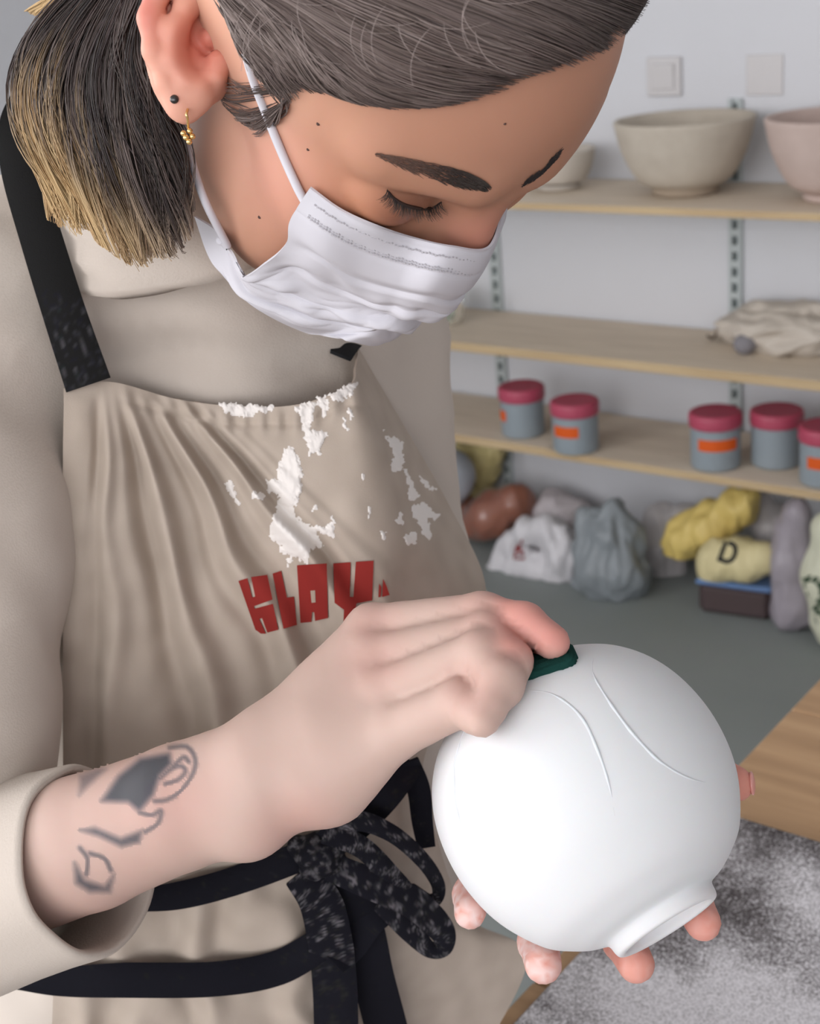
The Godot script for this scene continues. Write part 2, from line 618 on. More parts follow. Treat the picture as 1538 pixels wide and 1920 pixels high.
# ---------------------------------------------------------------- shelves on slotted rails
func build_shelves() -> void:
	var specs := [
		["plain wooden shelf board carrying the bowls, topmost on the wall", 0.932, -2.99, 0.6, -2.66, 0.015, 0.0],
		["long plain wooden shelf board between the bowls and the lidded jars", 0.591, -2.99, 0.6, -2.683, 0.021, 0.0],
		["wooden shelf board under the jars, right of the joint", 0.352, -1.752, 0.6, -2.685, 0.018, 0.0],
		["wooden shelf board under the leftmost jar, its end at the joint", 0.355, -2.99, -1.744, -2.69, 0.02, -0.006],
	]
	for s in specs:
		var o := thing("shelf_board", s[0], "shelf", Vector3((s[2] + s[3]) * 0.5, s[1], -2.83), "wooden shelf boards on the wall")
		var dep: float = s[4] + 2.83
		var m := MB.new()
		box(m, Vector3(0, -s[5] * 0.5, (-2.986 + 2.83 + dep - 0.004) * 0.5), Vector3(s[3] - s[2], s[5], 0.156 + dep - 0.004), 0.001)
		part("board", m.done(), mats.wood, o)
		var e := MB.new()
		box(e, Vector3(0, -s[5] * 0.5, dep - 0.002), Vector3(s[3] - s[2], s[5], 0.004), 0.001)
		part("edge_band", e.done(), mats.wood_edge, o)
		o.rotation.y = s[6]
	var k := 0
	for x in [-3.39, -2.73, -2.075, -1.414, -0.75]:
		var where: String = ["slotted steel shelf rail far to the left, behind the potter", "slotted steel shelf rail left of the potter's neck, behind her", "slotted steel shelf rail beside the potter's masked nose", "slotted steel shelf rail behind the two right jars", "slotted steel shelf rail past the right end of the bowls"][k]
		k += 1
		if x < -2.2 or x > -1.0: continue
		var o := thing("shelf_rail", where, "shelf rail", Vector3(x, 0.0, -3.0), "slotted shelf rails on the wall")
		var m := MB.new()
		for s in [-1.0, 1.0]:
			box(m, Vector3(s * 0.0115, 0.61, 0.006), Vector3(0.009, 1.0, 0.012), 0.001)
		box(m, Vector3(0, 0.61, 0.002), Vector3(0.024, 1.0, 0.004))
		part("channel", m.done(), mats.steel, o)
		var y := 0.135
		while y < 1.09:
			var b := MB.new()
			box(b, Vector3(0, y, 0.008), Vector3(0.015, 0.016, 0.008), 0.001)
			part("slot_bridge", b.done(), mats.steel, o)
			y += 0.036
		var bk := MB.new()
		box(bk, Vector3(0, 0.61, 0.0043), Vector3(0.0139, 0.98, 0.0006))
		part("slot_back", bk.done(), mats.dark_gap, o)
		for h in [0.917, 0.57, 0.334]:
			var c := CSGPolygon3D.new()
			c.name = "bracket"
			c.polygon = PackedVector2Array([Vector2(0.012, 0), Vector2(0.26, 0), Vector2(0.26, -0.012), Vector2(0.05, -0.055), Vector2(0.012, -0.055)])
			c.depth = 0.006
			c.material = mats.steel
			o.add_child(c, true)
			c.position = Vector3(-0.003, h - 0.0005, 0)
			c.rotation.y = -PI / 2
	k = 0
	for q in [[-1.587, 1.160, 0.085, "white square wall switch above the big grey bowl"], [-1.349, 1.158, 0.085, "pale square blank cover plate above the pink bowl"]]:
		var o := thing("wall_switch" if k == 0 else "cover_plate", q[3], "switch" if k == 0 else "cover plate", Vector3(q[0], q[1], -3.0))
		var m := MB.new()
		box(m, Vector3(0, 0, 0.005 if k == 0 else 0.002), Vector3(q[2], q[2], 0.010 if k == 0 else 0.004), 0.003)
		part("plate", m.done(), mats.plastic_white, o)
		if k == 0:
			var r := MB.new()
			box(r, Vector3(0, 0, 0.012), Vector3(0.056, 0.056, 0.006), 0.002, Basis(Vector3.RIGHT, 0.04))
			part("rocker", r.done(), mats.plastic_white, o)
		k += 1

func build_table() -> void:
	mats.plaster_board = plaster_board_mat()
	var o := thing("work_table", "wooden work table at lower right under the vase", "table", Vector3(0.1, 0, -0.55))
	for k in 4:
		var m := MB.new()
		var z0 := -1.5 + k * 0.425
		box(m, Vector3(0, 0.775, z0 + 0.2125 + 0.55), Vector3(1.11, 0.05, 0.4245), 0.002)
		part("plank", m.done(), mats.table_wood, o)
	for sx in [-1.0, 1.0]:
		for sz in [-1.0, 1.0]:
			var m := MB.new()
			box(m, Vector3(sx * 0.49, 0.375, -0.1 + sz * 0.78), Vector3(0.07, 0.75, 0.07), 0.004)
			part("leg", m.done(), mats.table_wood, o)
	var b := MB.new()
	box(b, Vector3(0.0, 0.0, 0.0), Vector3(0.9, 0.006, 0.86), 0.002)
	var pb := part("plaster_dusted_board", b.done(), mats.plaster_board)
	pb.position = Vector3(0.01, 0.8032, -0.46)
	tag(pb, "dark grey board dusted with white plaster lying on the wooden table", "board")

func plaster_board_mat() -> StandardMaterial3D:
	var im := Image.create(1024, 1024, false, Image.FORMAT_RGB8)
	var rng := RandomNumberGenerator.new()
	rng.seed = 77
	var big := FastNoiseLite.new()
	big.seed = 21; big.frequency = 0.006; big.fractal_octaves = 5
	for y in 1024:
		for x in 1024:
			var d := 0.5 + 0.75 * big.get_noise_2d(x, y)
			# world place on the board: x 0..0.9 m, y 0..0.86 m
			var wx := x / 1024.0 * 0.9
			var wz := y / 1024.0 * 0.86
			var heap := sstep(0.42, 0.05, Vector2(wx - 0.26, wz - 0.34).length()) 
			var cover := clampf(d * 0.9 + heap * 0.9 + 0.0, 0.0, 1.0)
			var speck := rng.randf()
			var k := clampf(cover * cover * 0.72 + (0.80 if speck < cover * 0.62 + 0.05 else 0.0) * (0.4 + 0.6 * rng.randf()), 0.0, 1.0)
			im.set_pixel(x, y, Color(0.27, 0.25, 0.25).lerp(Color(0.90, 0.89, 0.90), k))
	var m := mat(Color.WHITE, 0.9, 0.25)
	m.albedo_texture = ImageTexture.create_from_image(im)
	m.uv1_triplanar = true
	m.uv1_scale = Vector3(1.0 / 0.9, 1.0, 1.0 / 0.86)
	m.uv1_offset = Vector3(0.5, 0, 0.5)
	return m

# ---------------------------------------------------------------- the potter
var head_x := Transform3D()
var person: Node3D
var head_f: Field
var eye_l := Vector3.ZERO
const PERSON_AT := Vector3(-0.72, 0.0, -0.55)

func hp(f: float, u: float, r: float) -> Vector3:         # centimetres in the head's own frame: forward, up, to her right
	return head_x * Vector3(f, u, r)

func ppart(called: String, m: MB, material: Material, parent: Node = null, colors := false) -> MeshInstance3D:
	var o := part(called, m.done(colors), material, parent if parent else person)
	if parent == null: o.position = -PERSON_AT
	return o

func build_person() -> void:
	var F := cam_basis * Vector3(0.465, -0.878, 0.116)
	var U := cam_basis * Vector3(0.389, 0.320, 0.864)
	F = F.normalized()
	U = (U - F * U.dot(F)).normalized()
	var R := F.cross(U)
	head_x = Transform3D(Basis(F * 0.00955, U * 0.0101, R * 0.0096), at(769 - 0.0178 / 0.542 * FPX, 960 - 0.1791 / 0.542 * FPX, 0.542))
	person = thing("person", "woman in beige apron and white face mask bending over the vase", "person", PERSON_AT)
	var skin := mat(Color.WHITE, 0.55, 0.4)
	skin.vertex_color_use_as_albedo = true
	skin.subsurf_scatter_enabled = true
	skin.subsurf_scatter_strength = 0.12
	mats.skin = skin
	head_f = head_field()
	eye_l = hit_head(762, 402)
	job("head", head_mesh)
	job("right_arm", right_arm)
	job("left_hand", left_hand)
	job("ear", make_ear)
	job("sweater", sweater)
	var m := job_done("head")
	m.append(job_done("right_arm"))
	m.append(job_done("left_hand"))
	m.append(job_done("ear"))
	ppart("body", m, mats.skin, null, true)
	var nail := mat(Color(0.84, 0.58, 0.54), 0.3, 0.6)
	for q in left_nails(): ppart("fingernail", q, nail)
	build_clothes()
	build_mask()
	build_hair()
	build_face_marks()
	build_tattoo()
	build_sponge()

var jobs := {}

func job(called: String, f: Callable) -> void:           # heavy meshes are computed side by side
	var out := [null]
	jobs[called] = [WorkerThreadPool.add_task(func(): out[0] = f.call()), out]

func job_done(called: String) -> MB:
	WorkerThreadPool.wait_for_task_completion(jobs[called][0])
	return jobs[called][1][0]

func head_mesh() -> MB:
	var m := head_f.mesh(Vector3(-12.5, -17, -9.5), Vector3(13, 15, 9.5), 0.24)
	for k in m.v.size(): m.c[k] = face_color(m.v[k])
	return m.moved(head_x)

func face_color(p: Vector3) -> Color:
	var c := Color(0.80, 0.61, 0.52)
	var z := absf(p.z)
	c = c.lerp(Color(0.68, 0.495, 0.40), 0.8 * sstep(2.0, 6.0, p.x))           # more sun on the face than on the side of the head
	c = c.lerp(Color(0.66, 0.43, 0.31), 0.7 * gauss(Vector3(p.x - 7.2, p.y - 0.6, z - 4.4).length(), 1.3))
	c = c.lerp(Color(0.76, 0.49, 0.44), 0.5 * gauss(Vector2(p.x - 9.6, p.y - 0.6).length(), 1.2) * gauss(z, 1.3))
	c = c.lerp(Color(0.80, 0.56, 0.50), 0.5 * gauss(Vector3(p.x - 4.2, p.y + 1.0, z - 5.6).length(), 2.0))
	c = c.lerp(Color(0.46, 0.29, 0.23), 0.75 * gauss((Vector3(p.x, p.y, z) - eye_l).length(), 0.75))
	c = c.lerp(Color(0.70, 0.36, 0.34), gauss(Vector2(p.x - 8.4, p.y + 4.6).length(), 0.9) * gauss(z, 1.4))
	return c.srgb_to_linear()

func head_field() -> Field:                              # in centimetres: x forward, y up, z to her right
	var f := Field.new()
	f.ball(Vector3(-1.6, 4.6, 0), Vector3(9.4, 8.6, 7.3), 1.0)
	f.ball(Vector3(2.4, 4.6, 0), Vector3(6.8, 6.2, 6.2), 2.0)
	f.ball(Vector3(3.0, -2.0, 0), Vector3(5.7, 7.2, 5.4), 2.5)
	for s in [-1.0, 1.0]:
		f.cone(Vector3(0.6, -4.6, 4.7 * s), Vector3(7.0, -8.2, 1.3 * s), 1.3, 1.3, 2.0)
		f.ball(Vector3(5.2, -1.2, 3.9 * s), Vector3(2.4, 2.0, 1.9), 2.0)
		f.cone(Vector3(7.9, 3.5, 1.4 * s), Vector3(6.3, 3.9, 4.3 * s), 1.1, 1.1, 1.4)
		f.ball(Vector3(9.3, 1.3, 3.3 * s), Vector3(2.0, 1.35, 1.75), 1.2, 1)
		f.ball(Vector3(6.75, 1.45, 3.2 * s), Vector3(1.55, 1.55, 1.75), 0.35)
		f.ball(Vector3(2.8, -5.4, 4.3 * s), Vector3(2.8, 2.4, 1.5), 2.0)
	f.cone(Vector3(7.95, 2.6, 0), Vector3(9.12, -0.35, 0), 0.75, 0.93, 1.0)
	for s in [-1.0, 1.0]: f.ball(Vector3(8.5, -1.2, 1.1 * s), Vector3(1.0, 0.8, 0.7), 0.6)
	f.cone(Vector3(7.9, -4.0, -1.4), Vector3(7.9, -4.0, 1.4), 0.7, 0.7, 0.6)
	f.cone(Vector3(7.9, -5.2, -1.2), Vector3(7.9, -5.2, 1.2), 0.7, 0.7, 0.6)
	f.ball(Vector3(7.4, -8.0, 0), Vector3(1.6, 1.4, 1.8), 1.5)
	f.cone(Vector3(-2.2, -2.0, 0), Vector3(-3.4, -18.0, 0), 5.6, 5.6, 2.0)
	return f

func build_sponge() -> void:
	var c := at(1022, 1243, 0.5205)
	var n := (c - vase_centre()).normalized()
	var side := n.cross(cam_basis.z).normalized()
	var b := Basis(side, n, side.cross(n))
	var m := ball_mesh(Vector3.ZERO, Vector3.ONE, Basis(), 48, 30)
	for k in m.v.size():
		var q := m.v[k]
		var s := Vector3(signf(q.x) * pow(absf(q.x), 0.6), signf(q.y) * pow(absf(q.y), 0.6), signf(q.z) * pow(absf(q.z), 0.6)) * Vector3(0.0118, 0.0036, 0.011)
		s += q * 0.0006 * noise_a.get_noise_3dv(q * 6.0)
		m.v[k] = b * s
	m.smooth()
	var green := mat(Color(0.10, 0.24, 0.22), 0.95, 0.2)
	green.normal_enabled = true
	green.normal_texture = noise_tex(0.25, Color.BLACK, Color.WHITE, 2, 61, 512, true, 4.0)
	mats.sponge = tri(green, Vector3.ONE * 30.0)
	var o := thing("sponge", "dark green sponge pad under the potter's fingertips on top of the vase", "sponge", c)
	part("pad", m.done(), mats.sponge, o)

func vase_centre() -> Vector3:
	return at(1104, 1502, 0.535)

# ---------------------------------------------------------------- arms, hands and clothes
func pts(rows: Array) -> Array:                          # pixel x, pixel y, distance -> points
	var o := []
	for q in rows: o.append(at(q[0], q[1], q[2]))
	return o

func right_arm() -> MB:
	var f := Field.new()
	f.chain(pts([[-110, 1650, 0.612], [170, 1578, 0.572], [340, 1512, 0.556], [500, 1448, 0.546]]), [0.036, 0.0268, 0.0242, 0.0222], 0.003)
	f.chain(pts([[500, 1448, 0.546], [600, 1400, 0.543]]), [0.0222, 0.020], 0.004)
	f.ball(at(470, 1560, 0.54), Vector3(0.008, 0.008, 0.008), 0.02)
	# back of the hand: one bone for each knuckle
	f.chain(pts([[540, 1385, 0.556], [697, 1180, 0.562]]), [0.0165, 0.0098], 0.012)
	f.chain(pts([[560, 1410, 0.550], [700, 1240, 0.550]]), [0.0170, 0.0100], 0.012)
	f.chain(pts([[590, 1440, 0.544], [712, 1305, 0.538]]), [0.0165, 0.0098], 0.012)
	f.chain(pts([[620, 1465, 0.538], [738, 1375, 0.527]]), [0.0155, 0.0100], 0.012)
	f.cone(at(640, 1330, 0.558), at(720, 1300, 0.556), 0.016, 0.012, 0.012)
	# fingers: knuckle, middle joint, end joint, tip
	f.chain(pts([[697, 1180, 0.562], [905, 1153, 0.541], [984, 1168, 0.528], [1036, 1204, 0.5160]]), [0.0098, 0.0084, 0.0072, 0.0064], 0.0035)
	f.chain(pts([[700, 1240, 0.550], [912, 1190, 0.530], [958, 1240, 0.512], [948, 1292, 0.503]]), [0.0100, 0.0085, 0.0076, 0.0066], 0.0030)
	f.chain(pts([[712, 1305, 0.538], [900, 1226, 0.519], [938, 1275, 0.503], [920, 1325, 0.497]]), [0.0098, 0.0083, 0.0074, 0.0065], 0.0030)
	f.chain(pts([[738, 1375, 0.527], [862, 1318, 0.512], [892, 1338, 0.501], [905, 1352, 0.494]]), [0.0100, 0.0085, 0.0068, 0.0058], 0.0030)
	# thumb, on the far side of the hand behind the sponge
	f.chain(pts([[580, 1370, 0.566], [690, 1290, 0.596], [840, 1250, 0.590], [950, 1225, 0.572]]), [0.014, 0.0120, 0.0098, 0.0080], 0.006)
	var lo := at(-110, 1650, 0.612)
	var hi := lo
	for j in f.kind.size():
		for q in [f.a[j], f.b[j]]:
			if f.kind[j] == 1 and q == f.b[j]: continue
			lo = lo.min(q)
			hi = hi.max(q)
	var e := Vector3.ONE * 0.042
	arm_f = f
	var m := f.mesh(lo - e, hi + e, 0.0028)
	for k in m.v.size():
		var s := pix(m.v[k])
		m.c[k] = arm_color(s).srgb_to_linear()
	return m

var arm_f: Field

func arm_color(s: Vector3) -> Color:
	var c := Color(0.745, 0.645, 0.60)
	var red := 0.0
	for q in [[903, 1140, 45.0], [697, 1175, 40.0], [1040, 1205, 55.0], [700, 1240, 45.0], [880, 1290, 40.0], [560, 1560, 60.0], [330, 1500, 60.0]]:
		red = maxf(red, gauss(Vector2(s.x - q[0], s.y - q[1]).length(), q[2]))
	red += 0.5 * gauss(s.x - 200.0, 90.0)
	c = c.lerp(Color(0.73, 0.54, 0.50), clampf(red * 0.42, 0.0, 1.0))
	if s.x > 900.0: c = c.lerp(Color(0.80, 0.50, 0.46), sstep(900, 960, s.x) * sstep(1260, 1200, s.y) * 0.6)
	return c

func vp(x: float, y: float, z: float) -> Vector3:        # a point about the vase: right, up, towards the camera, metres
	return at(1104, 1502, 0.535) + cam_basis * Vector3(x, y, z)

func left_hand() -> MB:
	var f := Field.new()
	var wrist := vp(-0.020, 0.036, -0.082)
	f.chain([at(800, 1210, 0.79), at(900, 1260, 0.70), wrist], [0.034, 0.029, 0.022], 0.012)
	var mc := [vp(0.022, -0.008, -0.0635), vp(0.008, -0.019, -0.064), vp(-0.008, -0.022, -0.064), vp(-0.023, -0.016, -0.062)]
	for k in 4: f.cone(wrist, mc[k], 0.017, 0.0102, 0.012)
	f.cone(vp(0, -0.002, -0.074), vp(0, -0.014, -0.070), 0.014, 0.013, 0.012)
	f.chain([mc[0], vp(0.037, -0.032, -0.042), vp(0.0425, -0.0425, -0.022), vp(0.0435, -0.0465, -0.004)], [0.0098, 0.0086, 0.0078, 0.0068], 0.003)
	f.chain([mc[1], vp(0.014, -0.046, -0.047), vp(0.0165, -0.0590, -0.024), vp(0.0185, -0.0625, -0.005)], [0.0100, 0.0088, 0.0080, 0.0070], 0.003)
	f.chain([mc[2], vp(-0.014, -0.047, -0.046), vp(-0.0165, -0.0600, -0.024), vp(-0.0165, -0.0625, -0.004)], [0.0098, 0.0086, 0.0078, 0.0070], 0.003)
	f.chain([mc[3], vp(-0.036, -0.035, -0.044), vp(-0.0425, -0.0415, -0.024), vp(-0.0440, -0.0435, -0.006)], [0.0095, 0.0080, 0.0072, 0.0060], 0.003)
	f.chain([wrist + cam_basis * Vector3(0.012, 0, 0), vp(0.028, 0.012, -0.068), vp(0.0475, 0.006, -0.040), vp(0.0570, 0.0045, -0.010)], [0.016, 0.0115, 0.0090, 0.0068], 0.006)
	var lo := wrist
	var hi := wrist
	for j in f.kind.size():
		for q in [f.a[j], f.b[j]]:
			lo = lo.min(q)
			hi = hi.max(q)
	var e := Vector3.ONE * 0.038
	var m := f.mesh(lo - e, hi + e, 0.0028)
	for k in m.v.size():
		var q: Vector3 = cam_basis.inverse() * (m.v[k] - vp(0, 0, 0))
		var c := Color(0.82, 0.55, 0.49)
		var w := noise_a.get_noise_3dv(m.v[k] * 900.0) * 0.5 + 0.5   # the ring and little fingers are powdered most
		c = c.lerp(Color(0.90, 0.84, 0.83), clampf(w * 1.1, 0.0, 0.85) * (1.0 if q.x < -0.008 else 0.25) * sstep(-0.018, -0.03, q.y))
		m.c[k] = c.srgb_to_linear()
	return m

func left_nails() -> Array:
	var o := []
	for q in [[vp(0.0475, -0.0475, -0.0035), Vector3(0.9, -0.25, 0.35)], [vp(0.0225, -0.0655, -0.005), Vector3(0.75, -0.6, 0.3)], [vp(0.0630, 0.0050, -0.0085), Vector3(0.95, 0.1, 0.3)]]:
		var n: Vector3 = cam_basis * (q[1] as Vector3).normalized()
		var t := n.cross(cam_basis.z).normalized()
		o.append(ball_mesh(q[0], Vector3(0.0046, 0.0012, 0.0042), Basis(t, n, t.cross(n)), 16, 10))
	return o

func sweater_field() -> Field:
	var f := Field.new()
	f.chain(pts([[250, 850, 0.770], [330, 1600, 0.815]]) + [Vector3(-0.745, 0.70, -0.47)], [0.108, 0.092, 0.096], 0.06)
	f.chain(pts([[470, 850, 0.785], [540, 1600, 0.830]]) + [Vector3(-0.69, 0.70, -0.58)], [0.090, 0.086, 0.098], 0.06)
	f.ball(at(420, 640, 0.750), Vector3(0.085, 0.075, 0.080), 0.06)
	f.cone(at(400, 440, 0.680), at(430, 560, 0.725), 0.056, 0.066, 0.03)
	# her right shoulder and upper arm, close to the camera
	f.chain(pts([[120, 560, 0.700], [-70, 620, 0.670], [-100, 1000, 0.640], [-105, 1640, 0.612]]), [0.066, 0.053, 0.0500, 0.047], 0.03)
	# her left shoulder, upper arm and forearm to the cuff
	f.chain(pts([[560, 600, 0.790], [650, 640, 0.800], [672, 840, 0.800], [790, 1200, 0.795]]), [0.062, 0.050, 0.046, 0.040], 0.03)
	f.chain(pts([[790, 1200, 0.795], [880, 1245, 0.725]]), [0.040, 0.0345], 0.02)
	return f

func sweater() -> MB:
	var m := sweater_field().mesh(Vector3(-1.15, 0.72, -0.95), Vector3(-0.2, 1.52, -0.22), 0.0068)
	for k in m.v.size(): m.v[k] += m.n[k] * sweater_bump(m.v[k])
	m.smooth()
	return m

func sweater_bump(p: Vector3) -> float:
	var s := pix(p)
	var d := 0.0
	d += 0.0030 * noise_a.get_noise_3d(s.x * 0.003 + s.y * 0.002, s.y * 0.006 - s.x * 0.002, 1.0)
	d += 0.0006 * noise_a.get_noise_3d(s.x * 0.009, s.y * 0.014, 4.0)
	d *= 0.35 + 0.65 * sstep(150, 320, s.x)
	if s.x < 200.0 and s.y > 380.0:                           # slanting folds down the sleeve
		d += 0.0014 * sin((s.y * 0.9 - s.x * 0.8) * 0.018 + 2.0 * noise_a.get_noise_2d(s.x * 0.004, s.y * 0.004)) * sstep(200, 60, s.x)
	if s.y > 480.0 and s.y < 760.0 and s.x > 150.0 and s.x < 640.0:   # soft folds across the chest, below the collar
		d += 0.0028 * sin((s.y - 0.10 * (s.x - 400.0) - 0.0006 * (s.x - 400.0) * (s.x - 400.0)) * 0.045) * sstep(480, 540, s.y) * sstep(760, 690, s.y)
	return d

func build_clothes() -> void:
	var knit := mat(Color(0.755, 0.715, 0.675), 0.95, 0.2)
	knit.normal_enabled = true
	knit.normal_texture = noise_tex(0.11, Color.BLACK, Color.WHITE, 3, 41, 512, true, 2.5)
	knit.normal_scale = 0.35
	knit.rim_enabled = true
	knit.rim = 0.25
	knit.rim_tint = 0.6
	mats.knit = tri(knit, Vector3.ONE * 14.0)
	var cloth := mat(Color.WHITE, 0.9, 0.25)
	cloth.vertex_color_use_as_albedo = true
	cloth.normal_enabled = true
	cloth.normal_texture = noise_tex(0.2, Color.BLACK, Color.WHITE, 2, 42, 512, true, 2.0)
	cloth.normal_scale = 0.3
	mats.apron = tri(cloth, Vector3.ONE * 20.0)
	var web := mat(Color(0.085, 0.088, 0.098), 0.8, 0.35)
	web.normal_enabled = true
	web.normal_texture = noise_tex(0.15, Color.BLACK, Color.WHITE, 2, 43, 512, true, 3.0)
	web.normal_scale = 0.4
	mats.web = tri(web, Vector3.ONE * 22.0)
	var dusty := mat(Color.WHITE, 0.85, 0.3)
	dusty.vertex_color_use_as_albedo = true
	dusty.normal_enabled = true
	dusty.normal_texture = web.normal_texture
	dusty.normal_scale = 0.4
	mats.web_dusty = tri(dusty, Vector3.ONE * 22.0)
	ppart("sweater", job_done("sweater"), mats.knit)
	# rolled cuff round the near forearm
	var c0 := at(-150, 1695, 0.625)
	var c1 := at(168, 1612, 0.576)
	var ax := (c1 - c0).normalized()
	var b0 := ax.cross(cam_basis.z).normalized()
	var len_ := (c1 - c0).length()
	var prof := [Vector2(0.046, 0.0), Vector2(0.045, len_ * 0.35), Vector2(0.0415, len_ * 0.6), Vector2(0.0395, len_ * 0.8), Vector2(0.0385, len_ - 0.003), Vector2(0.0372, len_), Vector2(0.0350, len_ - 0.001), Vector2(0.0335, len_ - 0.006), Vector2(0.0325, len_ * 0.6)]
	var cm := lathe(prof, Transform3D(Basis(b0, ax, b0.cross(ax)), c0), 72, 0.05, 2.0)
	ppart("cuff", cm, mats.knit, null)
	# turtleneck collar: a rolled band round the neck
	var cr := []
	var k0 := at(322, 278, 0.640)
	var na := (cam_basis * Vector3(0.22, -0.80, -0.55)).normalized()
	var nb := na.cross(cam_basis.z).normalized()
	var cp := [Vector2(0.0560, -0.012), Vector2(0.0600, -0.010), Vector2(0.0618, -0.005), Vector2(0.0635, 0.0), Vector2(0.0645, 0.007), Vector2(0.0655, 0.014), Vector2(0.067, 0.021), Vector2(0.0685, 0.028), Vector2(0.0694, 0.033), Vector2(0.0685, 0.037), Vector2(0.0655, 0.039), Vector2(0.060, 0.038)]
	var col := lathe(cp, Transform3D(Basis(nb, na, nb.cross(na)), k0), 80, 0.03, 5.0)
	for k in col.v.size():                                   # soft rings where the collar is rolled and bunched
		var s := pix(col.v[k])
		var q := col.t[k]
		col.v[k] += (col.v[k] - k0 - na * na.dot(col.v[k] - k0)).normalized() * 0.0016 * sin(q.y * 34.0 + 1.6 * sin(q.x * TAU * 2.0) + 2.0 * noise_a.get_noise_2d(s.x * 0.006, s.y * 0.006))
	col.smooth()
	ppart("collar", col, mats.knit)
	build_apron()
	var tf := Field.new()
	tf.chain([Vector3(-0.745, 0.78, -0.47), Vector3(-0.76, 0.45, -0.45), Vector3(-0.78, 0.10, -0.45)], [0.105, 0.070, 0.055], 0.03)
	tf.chain([Vector3(-0.69, 0.78, -0.58), Vector3(-0.69, 0.45, -0.63), Vector3(-0.71, 0.10, -0.66)], [0.100, 0.070, 0.055], 0.03)
	ppart("trousers", tf.mesh(Vector3(-0.98, 0.03, -0.84), Vector3(-0.50, 0.93, -0.30), 0.012), mat(Color(0.20, 0.21, 0.24), 0.9, 0.3))
	for c in [Vector3(-0.75, 0.0, -0.46), Vector3(-0.68, 0.0, -0.67)]:
		var sf := Field.new()
		sf.chain([c + Vector3(-0.07, 0.042, 0.02), c + Vector3(0.03, 0.045, 0.0), c + Vector3(0.14, 0.034, -0.03)], [0.040, 0.044, 0.033], 0.02)
		sf.cone(c + Vector3(-0.03, 0.05, 0.01), c + Vector3(-0.03, 0.13, 0.01), 0.046, 0.044, 0.02)
		ppart("shoe", sf.mesh(c + Vector3(-0.16, -0.02, -0.14), c + Vector3(0.24, 0.2, 0.14), 0.009), mat(Color(0.25, 0.24, 0.24), 0.7, 0.4))

# ---------------------------------------------------------------- the apron
const APRON_NU := 180
const APRON_NV := 260

func apron_rows() -> Array:                              # pixel x, pixel y, distance, from her right edge round to her left
	return [
		[[120, 728, 0.628], [208, 716, 0.634], [330, 748, 0.645], [450, 762, 0.648], [560, 758, 0.645], [655, 722, 0.648], [668, 688, 0.664], [672, 652, 0.690]],
		[[118, 850, 0.630], [215, 860, 0.634], [330, 865, 0.645], [450, 870, 0.648], [570, 870, 0.645], [690, 850, 0.648], [728, 835, 0.672], [772, 822, 0.715]],
		[[118, 960, 0.634], [215, 965, 0.637], [330, 970, 0.647], [450, 975, 0.650], [580, 975, 0.648], [702, 955, 0.652], [772, 950, 0.685], [842, 946, 0.735]],
		[[118, 1090, 0.640], [215, 1090, 0.642], [330, 1090, 0.650], [460, 1090, 0.654], [590, 1085, 0.653], [715, 1065, 0.658], [820, 1074, 0.695], [910, 1094, 0.745]],
		[[118, 1240, 0.650], [215, 1240, 0.650], [330, 1240, 0.656], [470, 1240, 0.660], [600, 1230, 0.662], [730, 1210, 0.668], [820, 1220, 0.700], [890, 1230, 0.745]],
		[[118, 1400, 0.660], [220, 1400, 0.660], [340, 1400, 0.665], [480, 1400, 0.670], [610, 1400, 0.673], [710, 1398, 0.680], [760, 1405, 0.705], [795, 1425, 0.735]],
		[[118, 1560, 0.672], [220, 1580, 0.672], [350, 1600, 0.676], [480, 1600, 0.680], [590, 1590, 0.684], [690, 1570, 0.692], [770, 1570, 0.710], [824, 1585, 0.735]],
		[[110, 1720, 0.686], [225, 1735, 0.687], [360, 1745, 0.690], [480, 1740, 0.695], [600, 1720, 0.702], [730, 1705, 0.718], [820, 1705, 0.745], [880, 1720, 0.780]],
		[[100, 1860, 0.697], [225, 1870, 0.696], [360, 1870, 0.699], [490, 1860, 0.706], [620, 1850, 0.718], [760, 1840, 0.746], [880, 1825, 0.775], [988, 1800, 0.800]],
		[[90, 2160, 0.735], [225, 2160, 0.734], [360, 2160, 0.738], [490, 2160, 0.745], [620, 2160, 0.762], [740, 2130, 0.80], [820, 2080, 0.810], [875, 2030, 0.815]],
	]

